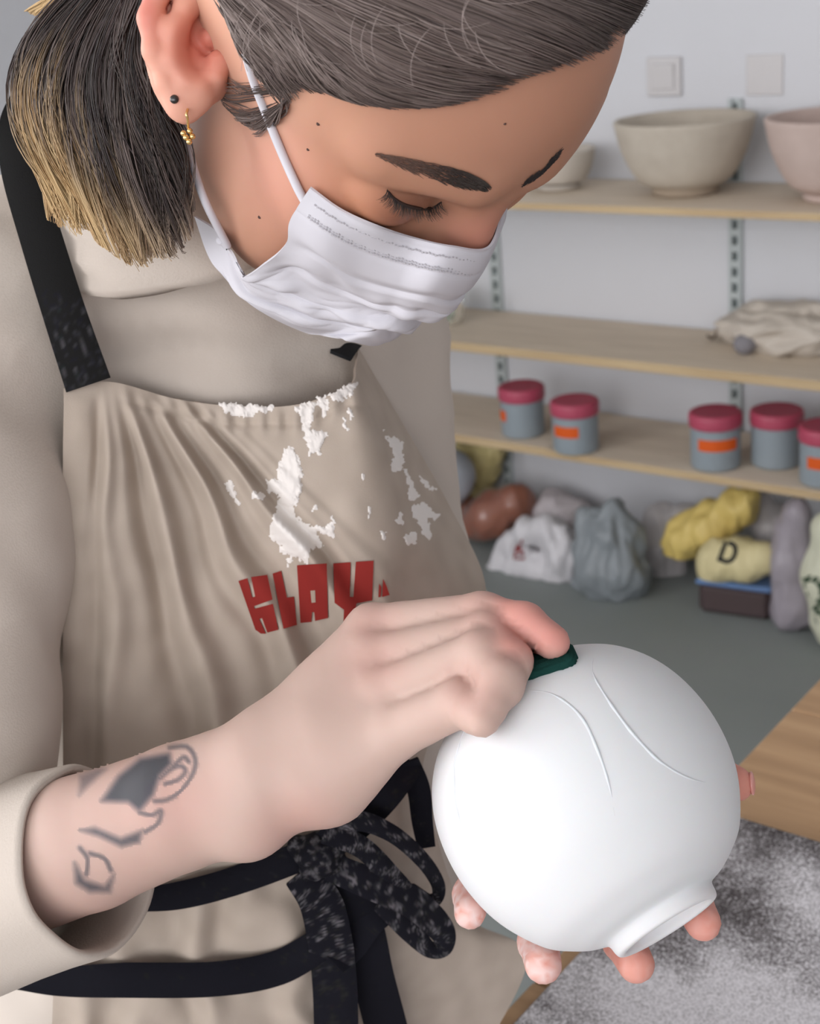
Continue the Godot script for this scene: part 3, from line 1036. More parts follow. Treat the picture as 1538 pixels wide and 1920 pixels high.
func apron_bump(px_: float, py: float) -> float:
	var d := 0.0
	# gathers fan out from the strap at the top corner
	var dx := px_ - 195.0
	var dy := maxf(py - 560.0, 40.0)
	var fan := dx / dy
	var amp := sstep(715, 900, py) * sstep(1750, 1500, py)
	var w := 0.35 * noise_a.get_noise_2d(px_ * 0.004, py * 0.003)
	d += amp * (0.0046 * sin(fan * 26.0 + 0.6 + w * 3.0) + 0.0026 * sin(fan * 47.0 + 2.0 + w * 5.0)) * sstep(-0.1, 0.05, fan) * sstep(1.15, 0.75, fan)
	# hem down the left edge
	d += 0.0012 * gauss(px_ - 150.0, 18.0) * sstep(730, 760, py)
	d -= 0.0016 * gauss(px_ - 182.0, 7.0) * sstep(730, 780, py) * sstep(1500, 1400, py)
	# puckers along the hem at the top of the bib
	var top := py - lerpf(722.0, 765.0, sstep(200, 420, px_)) + 35.0 * sstep(560, 660, px_)
	d += 0.0011 * sin(px_ * 0.17 + 2.0 * sin(px_ * 0.013)) * gauss(top - 24.0, 16.0) * sstep(215, 260, px_)
	d -= 0.0012 * gauss(top - 30.0, 5.0) * sstep(215, 260, px_)
	# creases on the flank and round the waist ties
	d += 0.004 * sin(px_ * 0.03 + py * 0.012) * sstep(715, 760, px_) * sstep(1000, 1100, py) * sstep(1420, 1300, py)
	d += 0.0035 * sin((px_ - (py - 1600.0) * 0.35) * 0.045 + 2.0 * noise_a.get_noise_2d(px_ * 0.006, py * 0.006)) * sstep(1600, 1680, py) * sstep(690, 600, px_)
	d += 0.003 * sin((px_ * 0.8 + py * 0.5) * 0.016) * sstep(690, 780, px_) * sstep(1600, 1700, py)
	d += 0.0010 * noise_a.get_noise_2d(px_ * 0.012, py * 0.009)
	return d

func build_apron() -> void:
	var rows := []
	for r in apron_rows():
		var l := []
		for q in r: l.append(Vector3(q[0], q[1], q[2]))
		rows.append(l)
	var w := APRON_NV + 1
	var p := PackedVector3Array()
	p.resize((APRON_NU + 1) * w)
	apron_s.resize(p.size())
	for iu in APRON_NU + 1:
		var line := []
		for r in rows: line.append(spline(r, float(iu) / APRON_NU))
		for iv in w:
			var s := spline(line, float(iv) / APRON_NV)
			s.z -= apron_bump(s.x, s.y)
			p[iu * w + iv] = at(s.x, s.y, s.z)
			apron_s[iu * w + iv] = s
	for iu in APRON_NU:
		for iv in APRON_NV:
			var k := iu * w + iv
			var a := apron_s[k].min(apron_s[k + w + 1]).min(apron_s[k + 1]).min(apron_s[k + w])
			var b := apron_s[k].max(apron_s[k + w + 1]).max(apron_s[k + 1]).max(apron_s[k + w])
			for cx in range(floori(a.x / 8.0), floori(b.x / 8.0) + 1):
				for cy in range(floori(a.y / 8.0), floori(b.y / 8.0) + 1):
					var c := Vector2i(cx, cy)
					if not apron_cells.has(c): apron_cells[c] = PackedInt32Array()
					apron_cells[c].append(k)
	var m := grid_shell(p, APRON_NU, APRON_NV, 0.0012)
	for k in m.v.size():
		var s := noise_a.get_noise_3dv(m.v[k] * 60.0)
		m.c[k] = Color(0.675, 0.625, 0.575).lerp(Color(0.715, 0.665, 0.615), 0.5 + 0.5 * s).srgb_to_linear()
	var ap := ppart("apron", m, mats.apron, null, true)
	build_apron_bits(ap)

var apron_s := PackedVector3Array()
var apron_cells := {}

func apron_d(x: float, y: float) -> float:               # how far the apron's cloth is along the sight line through that pixel
	var w := APRON_NV + 1
	var q := Vector2(x, y)
	var best := 1e9
	for k in apron_cells.get(Vector2i(floori(x / 8.0), floori(y / 8.0)), PackedInt32Array()):
		for t in [[k, k + 1, k + w + 1], [k, k + w + 1, k + w]]:
			var a := apron_s[t[0]]
			var b := apron_s[t[1]]
			var c := apron_s[t[2]]
			var e := (b.x - a.x) * (c.y - a.y) - (c.x - a.x) * (b.y - a.y)
			if absf(e) < 1e-6: continue
			var f := ((q.x - a.x) * (c.y - a.y) - (c.x - a.x) * (q.y - a.y)) / e
			var g := ((b.x - a.x) * (q.y - a.y) - (q.x - a.x) * (b.y - a.y)) / e
			if f < -0.02 or g < -0.02 or f + g > 1.02: continue
			best = minf(best, a.z + (b.z - a.z) * f + (c.z - a.z) * g)
	if best < 1e8: return best
	var near := 1e9
	for k in range(0, apron_s.size(), 7):                    # off the cloth: the nearest place on it
		var s := apron_s[k]
		var dd := (s.x - x) * (s.x - x) + (s.y - y) * (s.y - y)
		if dd < near:
			near = dd
			best = s.z
	return best

func apron_near(x: float, y: float) -> float:            # the most forward cloth round that pixel, for straps that lie across the folds
	var d := 1e9
	for q in [[0, 0], [-25, 0], [25, 0], [0, -25], [0, 25], [-18, 18], [18, -18], [50, 0], [-50, 0]]: d = minf(d, apron_d(x + q[0], y + q[1]))
	return d

func ribbon(center: Array, width: Array, thick := 0.0015, nu := 60) -> MB:   # a flat strap: points with pixel x, y, distance; widths in pixels across the path as seen
	var l := []
	var wd := []
	for q in center: l.append(Vector3(q[0], q[1], q[2]))
	for q in width: wd.append(Vector3(q, 0, 0))
	var nv := 12
	nu *= 2
	var p := PackedVector3Array()
	for iu in nu + 1:
		var u := float(iu) / nu
		var c := spline(l, u)
		var t := spline(l, minf(u + 0.01, 1.0)) - spline(l, maxf(u - 0.01, 0.0))
		var q := Vector2(-t.y, t.x).normalized() * spline(wd, u).x * 0.5
		for iv in nv + 1:
			var f := float(iv) / nv * 2.0 - 1.0
			p.append(at(c.x + q.x * f, c.y + q.y * f, c.z + 0.0015 * f * f))
	return grid_shell(p, nu, nv, thick)

# ---------------------------------------------------------------- ear, mask, hair and the small marks of the face
func hit_head(x: float, y: float) -> Vector3:             # the skin seen at that pixel (head's own centimetres), or the nearest pass of the sight line
	var inv := head_x.affine_inverse()
	return head_f.trace(inv * cam_pos, inv * at(x, y, 0.6), 28.0, 75.0)

func skin_at(x: float, y: float, lift := 0.0) -> Vector3:
	var p := head_x * hit_head(x, y)
	return p + (cam_pos - p).normalized() * lift

func skin_depth(x: float, y: float) -> float:
	return pix(head_x * hit_head(x, y)).z

func make_ear() -> MB:
	var f := Field.new()
	var b := Basis(cam_basis.x, cam_basis.y, cam_basis.z).rotated(cam_basis.y, 0.30)
	f.ball(at(335, 75, 0.513), Vector3(0.0125, 0.0265, 0.0030), 0.004, 0, b)
	f.ball(at(345, 150, 0.511), Vector3(0.0085, 0.0110, 0.0030), 0.004, 0, b)
	f.chain(pts([[415, 62, 0.517], [432, 15, 0.513], [405, -35, 0.509], [345, -52, 0.506], [296, -20, 0.505], [281, 35, 0.505], [288, 95, 0.506], [312, 155, 0.508], [335, 196, 0.510]]), [0.0030, 0.0036, 0.0040, 0.0042, 0.0042, 0.0040, 0.0036, 0.0032, 0.0032], 0.0030)
	f.chain(pts([[400, -8, 0.511], [352, 12, 0.508], [328, 60, 0.506], [330, 112, 0.507], [352, 150, 0.508], [372, 160, 0.509]]), [0.0030, 0.0036, 0.0042, 0.0042, 0.0036, 0.0032], 0.0036)
	f.ball(at(376, 92, 0.500), Vector3(0.0082, 0.0110, 0.0085), 0.004, 1, b)
	f.ball(at(395, 25, 0.503), Vector3(0.0060, 0.0040, 0.0050), 0.003, 1, b)
	f.cone(at(412, 118, 0.512), at(405, 142, 0.511), 0.0046, 0.0036, 0.003)
	f.cone(at(395, 70, 0.513), at(420, 75, 0.516), 0.0034, 0.0040, 0.003)
	f.ball(at(348, 190, 0.511), Vector3(0.0062, 0.0078, 0.0038), 0.004, 0, b)
	f.cone(at(375, 175, 0.513), at(395, 160, 0.518), 0.0050, 0.0060, 0.005)
	var c := at(350, 80, 0.512)
	var e := Vector3.ONE * 0.038
	var m := f.mesh(c - e, c + e, 0.0011)
	for k in m.v.size():
		var s := pix(m.v[k])
		var col := Color(0.83, 0.62, 0.54)
		col = col.lerp(Color(0.74, 0.40, 0.34), 0.8 * gauss(Vector2(s.x - 378.0, s.y - 85.0).length(), 45.0))
		col = col.lerp(Color(0.78, 0.44, 0.40), 0.6 * gauss(s.x - 275.0, 18.0) * sstep(120, 20, s.y))
		m.c[k] = col.srgb_to_linear()
	return m

func build_mask() -> void:
	var f := head_field()
	f.cone(Vector3(9.1, -0.9, 0), Vector3(8.2, -8.0, 0), 1.35, 1.5, 2.5)
	for s in [-1.0, 1.0]:
		f.cone(Vector3(8.6, -1.6, 1.0 * s), Vector3(4.6, -5.0, 4.6 * s), 1.1, 1.0, 2.5)
		f.cone(Vector3(8.0, -7.6, 1.2 * s), Vector3(3.0, -8.2, 3.8 * s), 1.3, 1.2, 2.5)
	var rows := [
		[[583, 350], [640, 391], [705, 421], [775, 444], [848, 460]],
		[[560, 386], [622, 430], [690, 463], [762, 486], [832, 501]],
		[[545, 414], [610, 468], [680, 504], [748, 527], [815, 541]],
		[[532, 462], [600, 504], [665, 539], [733, 560], [796, 574]],
		[[465, 515], [545, 532], [630, 562], [705, 583], [768, 597]],
		[[440, 484], [498, 542], [580, 580], [668, 604], [738, 613]],
		[[408, 432], [448, 533], [540, 596], [630, 623], [708, 624]],
		[[368, 405], [402, 495], [472, 568], [570, 619], [655, 637]],
	]
	var mids := [[914, 458], [902, 496], [880, 534], [850, 572], [830, 588], [796, 606], [764, 618], [728, 628]]
	var inv := head_x.affine_inverse()
	var eye := inv * cam_pos
	var grid := []
	for j in rows.size():
		var l := []
		for q in rows[j]:
			var to := inv * at(q[0], q[1], 0.6)
			var h := f.trace(eye, to, 28.0, 75.0)
			h += (eye - h).normalized() * 0.45
			if j >= 5 and grid.size() > 4 and l.size() < 3:      # the lower flap stands off the neck
				var flap := pix(head_x * (grid[4][0] as Vector3)).z + 0.004 * (j - 4) - 0.002 * l.size()
				h = inv * at(q[0], q[1], minf(pix(head_x * h).z, flap))
			l.append(h)
		var to2 := inv * at(mids[j][0], mids[j][1], 0.6)
		var tt := -eye.z / (to2.z - eye.z)
		l.append(eye + (to2 - eye) * tt + Vector3(0.08, 0, 0))
		grid.append(l)
	# the corners stand a little off the cheek; keep neighbouring rows in line with one another
	for pass_ in 2:
		for k in 5:
			for j in range(1, rows.size() - 1):
				var mid: Vector3 = (grid[j - 1][k] + grid[j + 1][k]) * 0.5
				var dir: Vector3 = (grid[j][k] - eye).normalized()
				grid[j][k] += dir * clampf((mid - grid[j][k]).dot(dir) * 0.5, -0.5, 0.0)
	for j in rows.size():
		var l: Array = grid[j]
		var full := []
		for q in l: full.append(head_x * (q as Vector3))
		for k in range(4, -1, -1):
			var far: Vector3 = (l[k] as Vector3) * Vector3(1, 1, -1)
			far.x = minf(far.x, (l[5] as Vector3).x - 0.78 * absf(far.z))
			if j < 5: far.y -= 0.9 * (1.0 - j / 5.0) * (1.0 if k > 1 else 0.5)
			far = hug(far, 0.30)
			full.append(head_x * far)
		grid[j] = full
	var pleat := func(u: float, v: float) -> float:
		var e := minf(u, 1.0 - u) * 2.0
		var d := 0.0
		for q in [[0.36, 0.10], [0.50, 0.16], [0.64, 0.20], [0.78, 0.16]]:
			var c: float = q[0] + q[1] * (1.0 - e) * 0.3
			var x: float = (v - c) / 0.055
			d += 0.0017 * (sstep(-1.4, 0.0, x) - sstep(0.0, 0.35, x)) * sstep(0.02, 0.20, e)
		for q in [[0.02, 0.50, 0.22, 0.70, 0.034, 0.0026], [0.02, 0.62, 0.13, 0.88, 0.026, -0.0024], [0.09, 0.54, 0.38, 0.64, 0.034, 0.0022], [0.12, 0.64, 0.44, 0.73, 0.022, -0.0020], [0.20, 0.80, 0.44, 0.86, 0.035, 0.0018], [0.43, 0.66, 0.52, 0.69, 0.040, 0.0026], [0.05, 0.40, 0.16, 0.47, 0.03, 0.0014]]:
			var a2 := Vector2(q[0], q[1])
			var ba := Vector2(q[2], q[3]) - a2
			for side in [u, 1.0 - u]:
				var pa := Vector2(side, v) - a2
				d += q[5] * gauss((pa - ba * clampf(pa.dot(ba) / ba.dot(ba), 0.0, 1.0)).length(), q[4])
		d += 0.0011 * noise_a.get_noise_3d(u * 9.0, v * 7.0 - u * 4.0, 3.0) * sstep(0.3, 0.5, v)
		d += 0.0009 * noise_r.get_noise_3d(u * 6.0 + v * 3.0, v * 4.0 - u * 3.0, 9.0) * sstep(0.4, 0.6, v)
		d *= sstep(1.0, 0.86, v)
		d += 0.0005 * gauss(v - 0.02, 0.012) + 0.0004 * gauss(v - 0.175, 0.01)
		return d
	var m := sheet(grid, 150, 120, 0.0009, pleat)
	var cloth := mat(Color(0.79, 0.785, 0.81), 0.8, 0.3)
	cloth.normal_enabled = true
	cloth.normal_texture = noise_tex(0.25, Color.BLACK, Color.WHITE, 2, 51, 512, true, 1.5)
	cloth.normal_scale = 0.12
	cloth.backlight_enabled = true
	cloth.backlight = Color(0.25, 0.25, 0.26)
	mats.mask = tri(cloth, Vector3.ONE * 30.0)
	var mk := ppart("face_mask", m, mats.mask)
	# ear loops
	var loops := [
		[[452, 60, 0.512], [472, 140, 0.5105], [498, 210, 0.509], [528, 285, 0.5065], [556, 348, 0.505], [574, 382, 0.504]],
		[[346, 222, 0.515], [353, 270, 0.519], [366, 325, 0.522], [388, 385, 0.524], [408, 430, 0.525], [418, 452, 0.5255]],
	]
	for k in 2:
		var l := []
		for q in loops[k]:
			var s := skin_depth(q[0], q[1])
			l.append(at(q[0], q[1], minf(q[2] + 0.02, s - 0.0022)))
		if k == 1:
			l[4] = mask_edge(grid, 0.78) + cam_basis.z * 0.002
			l[5] = at(418, 452, pix(l[4]).z - 0.001)
		ppart("ear_loop", tube(MB.new(), l, [0.0016], 10, 48), mats.mask, mk).position = Vector3.ZERO
	# welded spot of the lower loop, and the stitched dots along the top hem
	var spot := MB.new()
	spot.append(ball_mesh(at(415, 451, pix(mask_edge(grid, 0.85)).z - 0.0035), Vector3(0.0022, 0.0019, 0.0012), cam_basis))
	ppart("weld", spot, mats.mask, mk).position = Vector3.ZERO
	var dots := MB.new()
	for row in [0.075, 0.15, 0.168]:
		for k in 52:
			var u := 0.035 + k * 0.0088
			var p := grid_point(grid, u, row + 0.004 * sin(k * 1.7))
			var p2 := grid_point(grid, u + 0.004, row)
			var n := (cam_pos - p).normalized()
			var t := (p2 - p).normalized()
			box(dots, p + n * (0.0013 + maxf(0.0, float(pleat.call(u, row)))), Vector3(0.0008, 0.00055, 0.0005), 0.0, Basis(t, n.cross(t).normalized(), n))
	ppart("stitch_dots", dots, mat(Color(0.66, 0.65, 0.67), 0.9), mk).position = Vector3.ZERO
	mask_grid = grid

var mask_grid := []

func hug(p: Vector3, off: float) -> Vector3:              # moves a point of the head's frame to lie off centimetres above the skin, if it is farther out
	var ids := head_f.all()
	for q in 12:
		var d := head_f.over(p, ids)
		if d < off: break
		var h := 0.05
		var g := Vector3(head_f.over(p + Vector3(h, 0, 0), ids) - d, head_f.over(p + Vector3(0, h, 0), ids) - d, head_f.over(p + Vector3(0, 0, h), ids) - d).normalized()
		p -= g * (d - off) * 0.7
	return p

func grid_point(grid: Array, u: float, v: float) -> Vector3:
	var l := []
	for r in grid: l.append(spline(r, u))
	return spline(l, v)

func mask_edge(grid: Array, v: float) -> Vector3:
	return grid_point(grid, 0.0, v)

func ball_mesh(c: Vector3, r: Vector3, b := Basis(), seg := 20, rings := 12) -> MB:
	var m := MB.new()
	for j in rings + 1:
		var th := PI * j / rings
		for k in seg + 1:
			var ph := TAU * k / seg
			var q := Vector3(sin(th) * cos(ph), cos(th), sin(th) * sin(ph))
			m.add(c + b * (q * r), (b * (q / r)).normalized(), Color.WHITE, Vector2(float(k) / seg, float(j) / rings))
	for j in rings:
		for k in seg:
			var a := j * (seg + 1) + k
			m.quad(a, a + seg + 1, a + seg + 2, a + 1)
	return m

# hair: guides give the flow; strands run between neighbouring guides
func strand(m: MB, line: PackedVector3Array, r0: float, r1: float, c0: Color, c1: Color, mix0 := 0.0, mix1 := 1.0) -> void:
	var n := line.size()
	var base := m.v.size()
	var view := (line[0] - cam_pos).normalized()
	for j in n:
		var u := float(j) / (n - 1)
		var t := (line[mini(j + 1, n - 1)] - line[maxi(j - 1, 0)]).normalized()
		var a := t.cross(view).normalized()
		var b := a.cross(t)
		var r := lerpf(r0, r1, u) * (0.3 + 0.7 * sstep(0.0, 0.18, u))
		var c := c0.lerp(c1, sstep(mix0, mix1, u))
		m.v.append(line[j] + a * r); m.n.append((a - b * 0.3).normalized())
		m.v.append(line[j] - a * r); m.n.append((-a - b * 0.3).normalized())
		m.v.append(line[j] - view * r); m.n.append(-view)
		for q in 3:
			m.c.append(c)
			m.t.append(Vector2(0, u))
	for j in n - 1:
		for k in 3:
			var a := base + j * 3 + k
			var b := base + j * 3 + (k + 1) % 3
			m.quad(a, b, b + 3, a + 3)

func hair_table(guides: Array, nu: int, nw: int) -> Array:   # guides of pixel points with distance -> nw+1 rows of nu+1 (x, y, distance)
	var lines := []
	for g in guides:
		var l := []
		for q in g: l.append(Vector3(q[0], q[1], q[2]))
		lines.append(l)
	var out := []
	for iw in nw + 1:
		var row := PackedVector3Array()
		for iu in nu + 1:
			var col := []
			for l in lines: col.append(spline(l, float(iu) / nu))
			row.append(spline(col, float(iw) / nw))
		out.append(row)
	return out

func table_at(tab: Array, w: float, u: float) -> Vector3:
	var fw := clampf(w, 0.0, 1.0) * (tab.size() - 1)
	var iw := mini(int(fw), tab.size() - 2)
	var fu: float = clampf(u, 0.0, 1.0) * (tab[0].size() - 1)
	var iu: int = mini(int(fu), tab[0].size() - 2)
	fw -= iw
	fu -= iu
	var a: Vector3 = tab[iw][iu].lerp(tab[iw][iu + 1], fu)
	var b: Vector3 = tab[iw + 1][iu].lerp(tab[iw + 1][iu + 1], fu)
	return a.lerp(b, fw)

func locks(m: MB, tab: Array, rng: RandomNumberGenerator, n_locks: int, per: int, spread: float, lift: float, r: float, color: Callable, segs := 12, wave := 3.0, w0 := 0.0, w1 := 1.0, u_end := 1.0) -> void:
	for q in n_locks:
		var wc := lerpf(w0, w1, rng.randf())
		var us := rng.randf_range(0.0, 0.30) * (sstep(0.1, 0.5, wc) if tab[0].size() == 25 and tab.size() == 29 else 1.0)
		var ue := clampf(us + rng.randf_range(0.55, 0.95), 0.3, u_end)
		var ph := rng.randf() * TAU
		var tone := rng.randf()
		var up := rng.randf_range(0.15, 1.0) * lift
		for k in per:
			var dw := rng.randf_range(-1.0, 1.0) * spread
			var line := PackedVector3Array()
			var lz := rng.randf_range(-0.0012, 0.0012)
			var a := us + rng.randf_range(-0.03, 0.03)
			var b := ue + rng.randf_range(-0.06, 0.06)
			for j in segs + 1:
				var f := float(j) / segs
				var u := lerpf(a, b, f)
				var s := table_at(tab, wc + dw * (1.0 - 0.55 * f), u)
				s.x += wave * sin(ph + f * 5.0) + dw * 30.0 * noise_a.get_noise_2d(f * 2.0, q)
				s.y += wave * cos(ph * 1.3 + f * 4.0)
				line.append(at(s.x, s.y, s.z - up * sin(PI * clampf(0.12 + 0.8 * f, 0, 1)) + lz))
			var cc: Array = color.call(wc + dw, a, b, clampf(tone + rng.randf_range(-0.25, 0.25), 0.0, 1.0))
			strand(m, line, r * rng.randf_range(0.7, 1.2), r * 0.45, cc[0], cc[1], cc[2], cc[3])

func mass(tab: Array, push: float, thick: float, c: Callable, reach := 1.0) -> MB:      # the dense hair under the strands, as one shell
	var nw := tab.size() - 1
	var nu: int = int((tab[0].size() - 1) * reach)
	var p := PackedVector3Array()
	for iw in nw + 1:
		for iu in nu + 1:
			var s: Vector3 = tab[iw][iu]
			p.append(at(s.x, s.y, s.z + push + 0.0022 * noise_r.get_noise_3d(iw * 0.35, iu * 0.05, 2.0)))
	return grid_shell(p, nw, nu, thick, null, c)

func build_hair() -> void:
	var rng := RandomNumberGenerator.new()
	rng.seed = 12
	var hm := mat(Color.WHITE, 0.5, 0.45)
	hm.vertex_color_use_as_albedo = true
	mats.hair = hm
	var dark := Color(0.27, 0.22, 0.205).srgb_to_linear()
	var black := Color(0.13, 0.095, 0.085).srgb_to_linear()
	var mid := Color(0.40, 0.345, 0.325).srgb_to_linear()
	var pale := Color(0.57, 0.515, 0.495).srgb_to_linear()
	var blond := Color(0.80, 0.68, 0.50).srgb_to_linear()
	var straw := Color(0.70, 0.56, 0.38).srgb_to_linear()
	# swept back from the forehead over the ear
	var top := [
		[[1235, -110, 0], [1130, -130, 0], [1000, -150, 0], [800, -180, 0], [600, -200, 0], [420, -190, 0]],
		[[1225, -20, 0], [1120, -40, 0], [980, -70, 0], [800, -100, 0], [620, -120, 0], [420, -130, 0]],
		[[1146, 92, 0], [1075, 60, 0], [960, 20, 0], [800, -30, 0], [630, -70, 0], [430, -85, 0]],
		[[1010, 138, 0], [925, 128, 0], [800, 95, 0], [670, 35, 0], [560, -20, 0], [440, -60, 0]],
		[[868, 190, 0], [775, 186, 0], [680, 155, 0], [600, 90, 0], [520, 20, 0], [440, -30, 0]],
		[[705, 198, 0], [640, 172, 0], [585, 115, 0], [540, 55, 0], [490, 0, 0], [440, -45, 0]],
		[[600, 168, 0], [560, 140, 0], [520, 95, 0], [478, 50, 0], [440, 10, 0], [405, -30, 0]],
		[[528, 195, 0], [492, 152, 0], [464, 112, 0], [444, 72, 0], [428, 35, 0], [408, -5, 0]],
	]
	for g in top:
		for q in g: q[2] = 1.0
	var tab := hair_table(top, 24, 28)
	for iw in tab.size():
		var row: PackedVector3Array = tab[iw]
		for iu in row.size():
			var s := row[iu]
			row[iu].z = skin_depth(s.x, s.y)
		tab[iw] = row
	# smooth the distances and lift the hair off the skull behind the hairline
	for q in 3:
		for iw in tab.size():
			var row: PackedVector3Array = tab[iw]
			for iu in range(1, row.size() - 1): row[iu].z = (row[iu - 1].z + row[iu].z * 2.0 + row[iu + 1].z) * 0.25
			tab[iw] = row
	for iw in tab.size():
		var row: PackedVector3Array = tab[iw]
		for iu in row.size(): row[iu].z -= 0.0015 + 0.0065 * sstep(0.0, 0.35, float(iu) / (row.size() - 1))
		tab[iw] = row
	var under := mass(tab, 0.0022, 0.0015, func(_u, _v): return black)
	var h := MB.new()
	h.append(under)
	var tone := func(w: float, _a: float, _b: float, t: float) -> Array:
		var deep := sstep(0.42, 0.18, w) * 0.45
		return [dark.lerp(mid, t).lerp(black, deep), mid.lerp(pale, t * t).lerp(dark, deep), 0.0, 0.8]
	locks(h, tab, rng, 460, 13, 0.024, 0.0060, 0.00026, tone, 12, 7.0)
	locks(h, tab, rng, 420, 8, 0.03, 0.0016, 0.00013, tone, 8, 4.0, 0.2, 1.0, 0.34)
	# short wisps in front of the ear
	var side := [
		[[560, 160, 0], [505, 158, 0], [450, 150, 0], [405, 140, 0], [375, 150, 0]],
		[[560, 175, 0], [515, 195, 0], [465, 205, 0], [425, 190, 0], [398, 168, 0]],
		[[545, 170, 0], [530, 205, 0], [498, 232, 0], [462, 228, 0], [440, 212, 0]],
		[[530, 160, 0], [535, 195, 0], [522, 228, 0], [500, 248, 0], [478, 258, 0]],
	]
	for g in side:
		for q in g: q[2] = skin_depth(q[0], q[1]) - 0.0016
	locks(h, hair_table(side, 12, 9), rng, 30, 6, 0.07, 0.0022, 0.00016, tone, 10, 8.0)
	# stray hairs above the ear
	for k in 26:
		var x0 := rng.randf_range(440, 900)
		var y0 := rng.randf_range(-20, 60)
		var z0 := skin_depth(x0, y0) - 0.016
		var line := PackedVector3Array()
		var ang := rng.randf_range(-2.6, -0.5)
		for j in 9:
			var f := j / 8.0
			line.append(at(x0 + cos(ang + f * 0.5) * 150.0 * f, y0 - sin(ang + f * 0.7) * 110.0 * f, z0 - 0.004 * sin(PI * f)))
		strand(h, line, 0.00012, 0.00007, pale, pale)
	# the length that falls behind the ear, dark above and bleached at the ends
	var back := [
		[[175, -60, 0.548], [75, 40, 0.552], [34, 140, 0.556], [42, 240, 0.562], [78, 330, 0.568], [100, 405, 0.574]],
		[[215, -60, 0.538], [130, 60, 0.542], [98, 170, 0.546], [112, 280, 0.554], [150, 370, 0.562], [172, 440, 0.570]],
		[[250, -60, 0.530], [190, 80, 0.534], [180, 200, 0.538], [200, 310, 0.546], [228, 410, 0.556], [250, 488, 0.564]],
		[[280, -60, 0.525], [245, 90, 0.529], [252, 210, 0.532], [275, 310, 0.540], [296, 400, 0.550], [312, 470, 0.558]],
		[[300, -40, 0.522], [292, 90, 0.527], [318, 190, 0.529], [338, 280, 0.533], [352, 360, 0.541], [362, 430, 0.549]],
	]
	var bt := hair_table(back, 24, 24)
	var ends := func(w: float, _a: float, b: float, t: float) -> Array:
		var bleach := clampf(1.05 - absf(w - 0.16) * 1.6, 0.0, 1.0)
		var tip := dark.lerp(pale, t * t).lerp(blond if t > 0.35 else straw, clampf(bleach + 0.35 * sstep(0.9, 1.0, b) * t, 0.0, 1.0))
		var root := black.lerp(dark, t * 0.8).lerp(mid, t * t * t * 0.5)
		return [root, tip, 0.25 + 0.45 * (1.0 - bleach), 0.75 + 0.25 * (1.0 - bleach)]
	h.append(mass(bt, 0.004, 0.006, func(u: float, v: float): return black.lerp(straw, sstep(0.45, 0.85, v) * sstep(0.6, 0.25, u) * 0.8), 0.84))
	locks(h, bt, rng, 250, 13, 0.040, 0.010, 0.00028, ends, 14, 13.0)
	locks(h, bt, rng, 60, 5, 0.06, 0.014, 0.00022, ends, 14, 22.0)
	# a bleached tuft above, tied up behind
	var bun := [[[180, -90, 0.570], [120, -40, 0.570], [80, 0, 0.572], [45, 18, 0.575]], [[190, -70, 0.566], [150, -20, 0.566], [115, 25, 0.568], [95, 40, 0.570]]]
	var fair := func(_w: float, _a: float, _b: float, t: float) -> Array: return [straw.lerp(blond, t), blond, 0.0, 1.0]
	locks(h, hair_table(bun, 10, 6), rng, 30, 10, 0.1, 0.004, 0.00028, fair, 8, 4.0)
	var o := ppart("hair", h, mats.hair, null, true)

